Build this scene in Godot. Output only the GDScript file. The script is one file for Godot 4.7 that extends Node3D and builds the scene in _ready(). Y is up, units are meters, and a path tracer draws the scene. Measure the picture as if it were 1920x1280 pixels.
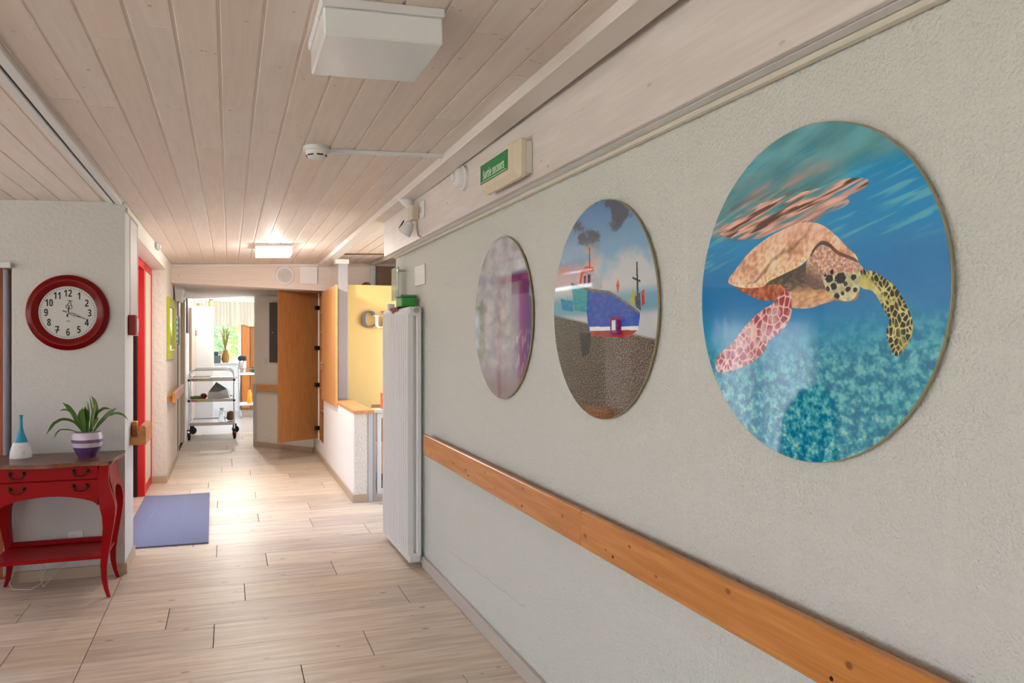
extends Node3D

var M := {}
var counts := {}
var rng := RandomNumberGenerator.new()
var uvo := Vector2.ZERO      # offset of the texture coordinates of what is being built
var swap_uv := false         # grain along the second axis of the face
const SLOPE := 0.033         # the plank ceiling rises to the right
const SKY := 6.0
const EXPOSURE := 1.16
const LAMP := 1.0


func _ready() -> void:
	rng.seed = 7
	_camera_and_light()
	_materials()
	_floor()
	_ceiling()
	_walls()
	_right_wall()
	_left_side()
	_far_end()
	_kitchen()
	_outdoors()
	_console_corner()
	_small_fittings()


# ------------------------------------------------------------------ camera, sky, exposure
func _camera_and_light() -> void:
	var cam := Camera3D.new()
	cam.name = "camera"
	cam.projection = Camera3D.PROJECTION_FRUSTUM
	cam.keep_aspect = Camera3D.KEEP_HEIGHT
	cam.near = 0.05
	cam.far = 200.0
	cam.size = 0.05 * 1280.0 / 1440.0
	cam.frustum_offset = Vector2(0.05 * 60.0 / 1440.0, 0.0)
	cam.position = Vector3(0, 1.45, 0)
	cam.rotation.y = -atan2(470.0, 1440.0)
	add_child(cam)
	cam.current = true
	var e := Environment.new()
	e.background_mode = Environment.BG_SKY
	var sm := ProceduralSkyMaterial.new()
	sm.sky_top_color = Color(0.68, 0.79, 0.94)
	sm.sky_horizon_color = Color(0.95, 0.96, 0.97)
	sm.ground_horizon_color = Color(0.80, 0.80, 0.76)
	sm.ground_bottom_color = Color(0.5, 0.5, 0.46)
	sm.sky_curve = 0.2
	var sky := Sky.new()
	sky.sky_material = sm
	e.sky = sky
	e.background_energy_multiplier = SKY
	e.tonemap_mode = Environment.TONE_MAPPER_LINEAR
	e.tonemap_exposure = EXPOSURE
	e.sdfgi_enabled = true
	e.ssao_enabled = true
	e.ssil_enabled = true
	var we := WorldEnvironment.new()
	we.name = "world_environment"
	we.environment = e
	add_child(we)
	# late morning sun from beyond the kitchen: it falls on the ground outside and through the kitchen window
	var sun := DirectionalLight3D.new()
	sun.name = "sun"
	sun.light_color = Color(1.0, 0.97, 0.93)
	sun.light_energy = 11.0
	sun.light_angular_distance = 0.6
	sun.shadow_enabled = true
	sun.sky_mode = DirectionalLight3D.SKY_MODE_LIGHT_ONLY
	add_child(sun)
	sun.look_at_from_position(Vector3.ZERO, Vector3(0.4, -1.0, 0.7))


# ------------------------------------------------------------------ helpers: naming
func numbered(parent: Node, called: String) -> String:
	var k := str(parent.get_instance_id()) + called
	var n: int = counts.get(k, 0)
	counts[k] = n + 1
	return called if n == 0 else "%s_%03d" % [called, n]

func mk(called: String, mesh: Mesh, mat: Material, parent: Node = self, xf := Transform3D()) -> MeshInstance3D:
	var o := MeshInstance3D.new()
	o.name = numbered(parent, called)
	o.mesh = mesh
	o.material_override = null
	for i in mesh.get_surface_count():
		o.set_surface_override_material(i, mat)
	o.transform = xf
	parent.add_child(o, true)
	return o

func tag(o: Node, label: String, category: String, group := "") -> void:
	o.set_meta("label", label)
	o.set_meta("category", category)
	if group != "":
		o.set_meta("group", group)

func thing(called: String, label: String, category: String, xf := Transform3D(), group := "") -> Node3D:
	var o := Node3D.new()
	o.name = numbered(self, called)
	o.transform = xf
	add_child(o, true)
	tag(o, label, category, group)
	return o

func one(called: String, mesh: Mesh, mat: Material, label: String, category: String, xf := Transform3D(), group := "") -> MeshInstance3D:
	var o := mk(called, mesh, mat, self, xf)
	tag(o, label, category, group)
	return o

func struct(called: String, mesh: Mesh, mat: Material, xf := Transform3D(), label := "") -> MeshInstance3D:
	var o := mk(called, mesh, mat, self, xf)
	o.set_meta("kind", "structure")
	if label != "":
		o.set_meta("label", label)
	return o

func copy_of(src: Node3D, label: String) -> Node3D:
	var c: Node3D = src.duplicate()
	var stem: String = src.name
	c.name = numbered(self, stem)
	add_child(c, true)
	c.set_meta("label", label)
	return c

# ------------------------------------------------------------------ helpers: placing
func P(x: float, y: float, zf: float) -> Vector3:
	return Vector3(x, y, -zf)

# frame of the long right wall: x towards the camera, y up, z out of the wall
func R(zf: float, y: float, off := 0.0) -> Transform3D:
	var bx_ := Vector3(0.0125, 0, 1).normalized()
	var bz := Vector3(-1, 0, 0.0125).normalized()
	return Transform3D(Basis(bx_, Vector3.UP, bz), Vector3(1.2575 - 0.0125 * zf - off, y, -zf))

# a wall that faces the corridor from the left (looking along +x)
func L(x: float, y: float, zf: float) -> Transform3D:
	return Transform3D(Basis(Vector3(0, 0, -1), Vector3.UP, Vector3(1, 0, 0)), P(x, y, zf))

# the slanting wall at the end of the corridor
func A(s: float, y: float, off := 0.0) -> Transform3D:
	var d := Vector3(0.62, 0, 0.7846)
	var n := Vector3(-0.7846, 0, 0.62)
	return Transform3D(Basis(d, Vector3.UP, n), Vector3(1.047, y, -10.218) - d * s + n * off)

func T(x: float, y: float, zf: float, turn := 0.0) -> Transform3D:
	return Transform3D(Basis(Vector3.UP, turn), P(x, y, zf))

# the sloping ceiling: x across, z towards the camera, y = 0 its visible face
func C(x := 0.0, down := 0.0, zf := 0.0) -> Transform3D:
	var b := Basis(Vector3(0, 0, 1), atan(SLOPE))
	return Transform3D(b, Vector3(0, 2.339, 0) + b * Vector3(x, -down, -zf))

func ceil_y(x: float) -> float:
	return 2.339 + SLOPE * x

# ------------------------------------------------------------------ helpers: geometry
func begin() -> SurfaceTool:
	var st := SurfaceTool.new()
	st.begin(Mesh.PRIMITIVE_TRIANGLES)
	return st

func done(st: SurfaceTool) -> ArrayMesh:
	st.generate_normals()
	return st.commit()

func uv_of(p: Vector3, n: Vector3) -> Vector2:
	var a := n.abs()
	var r: Vector2
	if a.y >= a.x and a.y >= a.z:
		r = Vector2(p.x, p.z)
	elif a.x >= a.z:
		r = Vector2(p.z, p.y)
	else:
		r = Vector2(p.x, p.y)
	if swap_uv:
		r = Vector2(r.y, r.x)
	return r + uvo

func tri(st: SurfaceTool, a: Vector3, b: Vector3, c: Vector3, out: Vector3) -> void:
	var n := (b - a).cross(c - a)
	if n.dot(out) < 0.0:
		var t := b
		b = c
		c = t
		n = -n
	for p: Vector3 in [a, c, b]:
		st.set_uv(uv_of(p, n))
		st.add_vertex(p)

func quad(st: SurfaceTool, a: Vector3, b: Vector3, c: Vector3, d: Vector3, out: Vector3) -> void:
	var n := (c - a).cross(d - b)
	if n.dot(out) < 0.0:
		var t := b
		b = d
		d = t
		n = -n
	for p: Vector3 in [a, c, b, a, d, c]:
		st.set_uv(uv_of(p, n))
		st.add_vertex(p)

func box(st: SurfaceTool, c: Vector3, s: Vector3, b := 0.0) -> void:
	st.set_smooth_group(-1)
	var h := s * 0.5
	b = minf(b, minf(h.x, minf(h.y, h.z)) * 0.9)
	for k in 3:
		var i := (k + 1) % 3
		var j := (k + 2) % 3
		for sk: float in [-1.0, 1.0]:
			var v: Array[Vector3] = []
			for q: Vector2 in [Vector2(-1, -1), Vector2(1, -1), Vector2(1, 1), Vector2(-1, 1)]:
				var p := Vector3.ZERO
				p[k] = sk * h[k]
				p[i] = q.x * (h[i] - b)
				p[j] = q.y * (h[j] - b)
				v.append(c + p)
			var o := Vector3.ZERO
			o[k] = sk
			quad(st, v[0], v[1], v[2], v[3], o)
		if b > 0.0:
			for si: float in [-1.0, 1.0]:
				for sj: float in [-1.0, 1.0]:
					var v: Array[Vector3] = []
					for q: Vector2 in [Vector2(0, -1), Vector2(0, 1), Vector2(1, 1), Vector2(1, -1)]:
						var p := Vector3.ZERO
						p[i] = si * (h[i] - (b if q.x > 0.5 else 0.0))
						p[j] = sj * (h[j] - (0.0 if q.x > 0.5 else b))
						p[k] = q.y * (h[k] - b)
						v.append(c + p)
					var o := Vector3.ZERO
					o[i] = si
					o[j] = sj
					quad(st, v[0], v[1], v[2], v[3], o)
	if b > 0.0:
		for sx: float in [-1.0, 1.0]:
			for sy: float in [-1.0, 1.0]:
				for sz: float in [-1.0, 1.0]:
					var g := Vector3(sx, sy, sz)
					var p := c + Vector3(sx * h.x, sy * (h.y - b), sz * (h.z - b))
					var q := c + Vector3(sx * (h.x - b), sy * h.y, sz * (h.z - b))
					var r := c + Vector3(sx * (h.x - b), sy * (h.y - b), sz * h.z)
					tri(st, p, q, r, g)

func bx(s: Vector3, b := 0.0, c := Vector3.ZERO) -> ArrayMesh:
	var st := begin()
	box(st, c, s, b)
	return done(st)

# a box given by its corners (x range, y range, forward range)
func span(st: SurfaceTool, x0: float, x1: float, y0: float, y1: float, z0: float, z1: float, b := 0.0) -> void:
	box(st, Vector3((x0 + x1) / 2, (y0 + y1) / 2, -(z0 + z1) / 2), Vector3(absf(x1 - x0), absf(y1 - y0), absf(z1 - z0)), b)

func spanm(x0: float, x1: float, y0: float, y1: float, z0: float, z1: float, b := 0.0) -> ArrayMesh:
	var st := begin()
	span(st, x0, x1, y0, y1, z0, z1, b)
	return done(st)

func lathe(st: SurfaceTool, prof: Array, segs := 32, c := Vector3.ZERO, xf := Transform3D()) -> void:
	var g := 1
	for k in prof.size() - 1:
		var p: Vector2 = prof[k]
		var q: Vector2 = prof[k + 1]
		if k > 0:
			var o: Vector2 = prof[k - 1]
			if absf((p - o).angle_to(q - p)) > 0.7:
				g += 1
		st.set_smooth_group(g)
		var d := q - p
		for i in segs:
			var t0 := TAU * i / segs
			var t1 := TAU * (i + 1) / segs
			var tm := (t0 + t1) / 2
			var out := xf.basis * Vector3(cos(tm) * d.y, -d.x, sin(tm) * d.y)
			var pts: Array[Vector3] = []
			var uvs: Array[Vector2] = []
			for w: Vector3 in [Vector3(t0, p.x, p.y), Vector3(t1, p.x, p.y), Vector3(t1, q.x, q.y), Vector3(t0, q.x, q.y)]:
				pts.append(xf * (c + Vector3(cos(w.x) * w.y, w.z, sin(w.x) * w.y)))
				uvs.append(Vector2(w.x / TAU, w.z))
			var n := (pts[2] - pts[0]).cross(pts[3] - pts[1])
			var order := [0, 2, 1, 0, 3, 2] if n.dot(out) >= 0.0 else [0, 1, 2, 0, 2, 3]
			for m: int in order:
				st.set_uv(uvs[m])
				st.add_vertex(pts[m])

func lat(prof: Array, segs := 32) -> ArrayMesh:
	var st := begin()
	lathe(st, prof, segs)
	return done(st)

func tube(st: SurfaceTool, pts: Array, r: float, sides := 8, r_end := -1.0) -> void:
	var n := pts.size()
	var rings: Array = []
	var side := Vector3.ZERO
	for i in n:
		var t: Vector3 = ((pts[mini(i + 1, n - 1)] as Vector3) - (pts[maxi(i - 1, 0)] as Vector3)).normalized()
		if i == 0:
			side = t.cross(Vector3.UP if absf(t.y) < 0.9 else Vector3.RIGHT).normalized()
		else:
			side = (side - t * side.dot(t)).normalized()
		var up := t.cross(side)
		var rr := r if r_end < 0.0 else lerpf(r, r_end, float(i) / (n - 1))
		var ring: Array[Vector3] = []
		for k in sides:
			var a := TAU * k / sides
			ring.append((pts[i] as Vector3) + (side * cos(a) + up * sin(a)) * rr)
		rings.append(ring)
	st.set_smooth_group(1)
	for i in n - 1:
		for k in sides:
			var k2 := (k + 1) % sides
			var mid: Vector3 = (rings[i][k] + rings[i][k2] + rings[i + 1][k] + rings[i + 1][k2]) / 4.0
			quad(st, rings[i][k], rings[i][k2], rings[i + 1][k2], rings[i + 1][k], mid - ((pts[i] as Vector3) + (pts[i + 1] as Vector3)) / 2.0)
	st.set_smooth_group(-1)
	for e: int in [0, n - 1]:
		var t: Vector3 = (pts[0] as Vector3) - (pts[1] as Vector3) if e == 0 else (pts[n - 1] as Vector3) - (pts[n - 2] as Vector3)
		for k in sides:
			tri(st, pts[e], rings[e][k], rings[e][(k + 1) % sides], t)

func tub(pts: Array, r: float, sides := 8, r_end := -1.0) -> ArrayMesh:
	var st := begin()
	tube(st, pts, r, sides, r_end)
	return done(st)

# a flat outline in x and y pulled along z
func prism(st: SurfaceTool, poly: PackedVector2Array, z0: float, z1: float, smooth := false) -> void:
	var idx := Geometry2D.triangulate_polygon(poly)
	st.set_smooth_group(-1)
	for i in range(0, idx.size(), 3):
		for z: float in [z0, z1]:
			var o := Vector3(0, 0, 1.0 if (z > minf(z0, z1)) else -1.0)
			var a := poly[idx[i]]
			var b := poly[idx[i + 1]]
			var c := poly[idx[i + 2]]
			tri(st, Vector3(a.x, a.y, z), Vector3(b.x, b.y, z), Vector3(c.x, c.y, z), o)
	var area := 0.0
	for i in poly.size():
		var p := poly[i]
		var q := poly[(i + 1) % poly.size()]
		area += p.x * q.y - q.x * p.y
	if smooth:
		st.set_smooth_group(2)
	for i in poly.size():
		var p := poly[i]
		var q := poly[(i + 1) % poly.size()]
		var out := Vector3(q.y - p.y, p.x - q.x, 0) * signf(area)
		quad(st, Vector3(p.x, p.y, z0), Vector3(q.x, q.y, z0), Vector3(q.x, q.y, z1), Vector3(p.x, p.y, z1), out)

func pris(poly: PackedVector2Array, z0: float, z1: float, smooth := false) -> ArrayMesh:
	var st := begin()
	prism(st, poly, z0, z1, smooth)
	return done(st)

# an outline on the floor plan (x, forward) between two heights
func slab(poly: PackedVector2Array, y0: float, y1: float) -> ArrayMesh:
	var m := begin()
	var flat := begin()
	prism(flat, poly, 0, 1)
	var arr := flat.commit_to_arrays()
	var vs: PackedVector3Array = arr[Mesh.ARRAY_VERTEX]
	m.set_smooth_group(-1)
	for i in range(0, vs.size(), 3):
		var t: Array[Vector3] = []
		for k in 3:
			var v := vs[i + k]
			t.append(Vector3(v.x, y0 if v.z < 0.5 else y1, -v.y))
		# (x, y, z) -> (x, z, -y) is a rotation, so the winding is kept
		for p in t:
			var n := (t[2] - t[0]).cross(t[1] - t[0])
			m.set_uv(uv_of(p, n))
			m.add_vertex(p)
	return done(m)

func ring_pts(cx: float, cy: float, rx: float, ry: float, n := 40) -> PackedVector2Array:
	var o := PackedVector2Array()
	for i in n:
		o.append(Vector2(cx + rx * cos(TAU * i / n), cy + ry * sin(TAU * i / n)))
	return o

func round_rect(w: float, h: float, r: float, n := 5) -> PackedVector2Array:
	var o := PackedVector2Array()
	for k in 4:
		var c := Vector2((w / 2 - r) * (1 if k in [0, 3] else -1), (h / 2 - r) * (1 if k < 2 else -1))
		for i in n + 1:
			var a := PI / 2 * (k + float(i) / n)
			o.append(c + Vector2(cos(a), sin(a)) * r)
	return o

func words(text: String, size: float, depth: float, serif := false, bold := false) -> TextMesh:
	var t := TextMesh.new()
	var f := SystemFont.new()
	f.font_names = PackedStringArray(["Droid Serif" if serif else "Droid Sans"])
	f.font_weight = 700 if bold else 400
	t.font = f
	t.text = text
	t.font_size = 64
	t.pixel_size = size / 46.0
	t.depth = depth
	t.curve_step = 2.0
	return t


# ------------------------------------------------------------------ materials
func mat(c: Color, rough := 0.6, metal := 0.0) -> StandardMaterial3D:
	var m := StandardMaterial3D.new()
	m.albedo_color = c
	m.roughness = rough
	m.metallic = metal
	m.cull_mode = BaseMaterial3D.CULL_DISABLED
	return m

func noise(kind: int, freq: float, s: int, oct := 4) -> FastNoiseLite:
	var n := FastNoiseLite.new()
	n.noise_type = kind
	n.frequency = freq
	n.seed = s
	n.fractal_octaves = oct
	if oct <= 1:
		n.fractal_type = FastNoiseLite.FRACTAL_NONE
	return n

func relief(m: StandardMaterial3D, n: FastNoiseLite, per_metre: float, depth_cm: float, size := 512) -> StandardMaterial3D:
	var t := NoiseTexture2D.new()
	t.width = size
	t.height = size
	t.seamless = true
	t.noise = n
	m.heightmap_enabled = true
	m.heightmap_texture = t
	m.heightmap_scale = depth_cm
	m.uv1_triplanar = true
	m.uv1_world_triplanar = true
	m.uv1_scale = Vector3.ONE * per_metre
	return m

# a board texture, seamless along its length: grain, streaks and knots
func wood_tex(w: int, h: int, lo: Color, hi: Color, along: float, across: float, knots: int, knot_c: Color, knot_r: float, s: int, contrast := 1.0) -> ImageTexture:
	var n1 := noise(FastNoiseLite.TYPE_SIMPLEX_SMOOTH, 1.0, s, 3)
	var n2 := noise(FastNoiseLite.TYPE_SIMPLEX_SMOOTH, 1.0, s + 9, 2)
	var data := PackedByteArray()
	data.resize(w * h * 3)
	var cs := PackedVector2Array()
	for x in w:
		var a := TAU * x / w
		cs.append(Vector2(cos(a), sin(a)) * along)
	var p := 0
	for y in h:
		var v := float(y) / h * across
		for x in w:
			var c := cs[x]
			var g := n1.get_noise_3d(c.x, c.y, v)
			var f := n2.get_noise_3d(c.x * 1.6, c.y * 1.6, v * 7.0)
			var t := clampf(0.5 + (g * 0.75 + f * 0.45) * contrast, 0.0, 1.0)
			data[p] = int(255.0 * lerpf(lo.r, hi.r, t))
			data[p + 1] = int(255.0 * lerpf(lo.g, hi.g, t))
			data[p + 2] = int(255.0 * lerpf(lo.b, hi.b, t))
			p += 3
	var r := RandomNumberGenerator.new()
	r.seed = s
	for k in knots:
		var cx := r.randi_range(0, w - 1)
		var cy := r.randi_range(0, h - 1)
		var rr := absf(knot_r) * r.randf_range(0.5, 1.3)
		var asp := r.randf_range(1.2, 2.4) if knot_r > 0.0 else r.randf_range(0.3, 0.6)
		var dark := r.randf_range(0.45, 0.95)
		for y in range(-int(rr) - 2, int(rr) + 3):
			for x in range(-int(rr * asp) - 2, int(rr * asp) + 3):
				var d := Vector2(x / asp, y).length() / rr
				if d < 1.0 and cy + y >= 0 and cy + y < h:
					var q := ((cy + y) * w + posmod(cx + x, w)) * 3
					var t := dark * clampf((1.0 - d) * 2.2, 0.0, 1.0)
					data[q] = int(lerpf(data[q], knot_c.r8, t))
					data[q + 1] = int(lerpf(data[q + 1], knot_c.g8, t))
					data[q + 2] = int(lerpf(data[q + 2], knot_c.b8, t))
	return ImageTexture.create_from_image(Image.create_from_data(w, h, false, Image.FORMAT_RGB8, data))

func board(t: Texture2D, w: float, h: float, rough: float, tint := Color.WHITE) -> StandardMaterial3D:
	var m := mat(tint, rough)
	m.albedo_texture = t
	m.uv1_scale = Vector3(1.0 / w, 1.0 / h, 1)
	return m

func _materials() -> void:
	var sx := FastNoiseLite.TYPE_SIMPLEX_SMOOTH
	M.stucco = relief(mat(Color(0.848, 0.856, 0.83), 0.9), noise(sx, 0.045, 3, 3), 2.4, 0.42, 768)
	M.rough_stucco = relief(mat(Color(0.94, 0.92, 0.89), 0.9), noise(sx, 0.03, 5, 4), 2.2, 0.9)
	M.plaster = relief(mat(Color(0.88, 0.855, 0.82), 0.9), noise(sx, 0.02, 8, 4), 1.6, 0.4)
	M.clock_wall = relief(mat(Color(0.83, 0.822, 0.812), 0.9), noise(sx, 0.03, 8, 4), 1.8, 0.26)
	M.white_wall = mat(Color(0.93, 0.93, 0.93), 0.85)
	M.white = mat(Color(0.90, 0.90, 0.90), 0.5)
	M.white_gloss = mat(Color(0.90, 0.90, 0.89), 0.25)
	M.cream_gloss = mat(Color(0.88, 0.86, 0.80), 0.4)
	M.beige_trim = mat(Color(0.83, 0.78, 0.70), 0.5)
	M.grey_trim = mat(Color(0.70, 0.68, 0.67), 0.5)
	M.light_grey = mat(Color(0.78, 0.78, 0.78), 0.5)
	M.black = mat(Color(0.05, 0.05, 0.055), 0.5)
	M.dark_gap = mat(Color(0.10, 0.085, 0.07), 0.8)
	M.tile_base = mat(Color(0.74, 0.66, 0.57), 0.5)
	M.grey_base = mat(Color(0.76, 0.73, 0.70), 0.5)
	M.chrome = mat(Color(0.86, 0.86, 0.87), 0.18, 1.0)
	M.steel = mat(Color(0.80, 0.80, 0.80), 0.3, 1.0)
	M.brass_dark = mat(Color(0.26, 0.21, 0.15), 0.35, 0.9)
	M.red = mat(Color(0.60, 0.012, 0.02), 0.42)
	M.red.metallic_specular = 0.28
	M.clock_red = mat(Color(0.46, 0.015, 0.015), 0.25)
	M.clock_red.metallic_specular = 0.35
	M.door_red = mat(Color(0.80, 0.07, 0.08), 0.4)
	M.yellow = mat(Color(0.93, 0.80, 0.52), 0.6)
	M.letter_grey = mat(Color(0.45, 0.45, 0.47), 0.6)
	M.rubber = mat(Color(0.07, 0.07, 0.07), 0.7)
	M.orange = mat(Color(0.93, 0.42, 0.16), 0.5)
	M.frame_green = mat(Color(0.68, 0.70, 0.12), 0.45)
	M.print = mat(Color(0.11, 0.115, 0.11), 0.8)
	M.leaf = mat(Color(0.25, 0.39, 0.10), 0.35)
	M.leaf.backlight_enabled = true
	M.leaf.backlight = Color(0.12, 0.2, 0.03)
	M.leaf_pale = mat(Color(0.40, 0.48, 0.20), 0.4)
	M.leaf_pale.backlight_enabled = true
	M.leaf_pale.backlight = Color(0.2, 0.25, 0.08)
	M.soil = mat(Color(0.10, 0.07, 0.05), 0.9)
	M.glass = mat(Color(0.95, 1.0, 0.98, 0.06), 0.02)
	M.glass.transparency = BaseMaterial3D.TRANSPARENCY_ALPHA
	M.green_glass = mat(Color(0.62, 0.78, 0.70, 0.45), 0.05)
	M.green_glass.transparency = BaseMaterial3D.TRANSPARENCY_ALPHA
	M.clear = mat(Color(0.96, 0.98, 0.98, 0.0), 0.03)
	M.clear.refraction_enabled = true
	M.clear.refraction_scale = 0.05
	M.diffuser = mat(Color(0.92, 0.93, 0.93), 0.12)
	M.lit = mat(Color(0.92, 0.93, 0.93), 0.3)
	M.lit.emission_enabled = true
	M.lit.emission = Color(1.0, 0.98, 0.96)
	M.lit.emission_energy_multiplier = 0.55
	M.mat_blue = relief(mat(Color(0.52, 0.54, 0.66), 0.95), noise(sx, 0.2, 12, 2), 4.0, 0.4)
	M.acrylic = mat(Color(0.64, 0.59, 0.44), 0.3)
	# boards
	var ct := wood_tex(1024, 256, Color(0.905, 0.85, 0.808), Color(0.938, 0.888, 0.85), 1.0, 12.0, 44, Color(0.66, 0.58, 0.53), -3.2, 21, 0.9)
	M.ceil = [board(ct, 3.0, 0.48, 0.62), board(ct, 3.0, 0.48, 0.62, Color(0.99, 0.982, 0.972)), board(ct, 3.0, 0.48, 0.62, Color(0.985, 0.99, 0.995)), board(ct, 3.0, 0.48, 0.62, Color(0.98, 0.972, 0.965))]
	var ft := wood_tex(1024, 256, Color(0.845, 0.805, 0.785), Color(0.895, 0.865, 0.845), 1.0, 5.0, 9, Color(0.66, 0.61, 0.58), 2.6, 33, 0.9)
	M.fascia = board(ft, 3.0, 0.5, 0.5)
	var fl := wood_tex(1024, 512, Color(0.80, 0.715, 0.63), Color(0.925, 0.86, 0.785), 0.45, 20.0, 14, Color(0.64, 0.56, 0.48), 6.0, 45, 1.0)
	M.floor = []
	for tint: Color in [Color.WHITE, Color(0.96, 0.95, 0.93), Color(0.985, 0.99, 1.0), Color(0.93, 0.93, 0.94)]:
		M.floor.append(board(fl, 1.5, 0.8, 0.4, tint))
	var pt := wood_tex(1024, 128, Color(0.74, 0.46, 0.21), Color(0.85, 0.59, 0.32), 0.7, 7.0, 22, Color(0.42, 0.22, 0.10), 3.4, 51, 0.8)
	M.pine = board(pt, 2.2, 0.3, 0.35)
	var bt := wood_tex(512, 512, Color(0.64, 0.425, 0.235), Color(0.73, 0.50, 0.29), 1.2, 14.0, 0, Color.BLACK, 1.0, 57, 0.7)
	M.beech = board(bt, 1.8, 0.7, 0.4, Color(0.97, 0.98, 1.0))
	var lt := wood_tex(512, 512, Color(0.82, 0.58, 0.36), Color(0.89, 0.66, 0.43), 1.2, 14.0, 0, Color.BLACK, 1.0, 58, 0.7)
	M.beech_light = board(lt, 1.8, 0.7, 0.35)
	var wt := wood_tex(512, 256, Color(0.34, 0.20, 0.115), Color(0.50, 0.32, 0.20), 1.2, 9.0, 0, Color.BLACK, 1.0, 61, 1.0)
	M.walnut = board(wt, 0.8, 0.5, 0.3)
	var ot := wood_tex(512, 256, Color(0.55, 0.22, 0.05), Color(0.70, 0.33, 0.09), 1.2, 9.0, 0, Color.BLACK, 1.0, 63, 0.9)
	M.orange_wood = board(ot, 1.8, 0.4, 0.4)


# ------------------------------------------------------------------ the three prints
func poly(s: String) -> PackedVector2Array:
	var o := PackedVector2Array()
	for w in s.split(" "):
		var q := w.split(",")
		o.append(Vector2(q[0].to_float(), q[1].to_float()))
	return o

# the same outline rounded off: a closed spline through its points
func curved(text: String) -> PackedVector2Array:
	var p := poly(text)
	var o := PackedVector2Array()
	var n := p.size()
	for i in n:
		for k in 5:
			o.append(p[i].cubic_interpolate(p[(i + 1) % n], p[(i + n - 1) % n], p[(i + 2) % n], k / 5.0))
	return o

func paint(im: Image, pts: PackedVector2Array, shade: Callable) -> void:
	var n := im.get_width()
	var lo := pts[0]
	var hi := pts[0]
	for p in pts:
		lo = lo.min(p)
		hi = hi.max(p)
	for y in range(maxi(0, int(lo.y * n)), mini(n - 1, int(hi.y * n) + 1)):
		for x in range(maxi(0, int(lo.x * n)), mini(n - 1, int(hi.x * n) + 1)):
			var uv := Vector2((x + 0.5) / n, (y + 0.5) / n)
			if Geometry2D.is_point_in_polygon(uv, pts):
				var c: Color = shade.call(uv)
				im.set_pixel(x, y, c if c.a >= 1.0 else im.get_pixel(x, y).lerp(Color(c, 1.0), c.a))

func lerp3(a: Color, b: Color, t: float) -> Color:
	return a.lerp(b, clampf(t, 0.0, 1.0))

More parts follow.
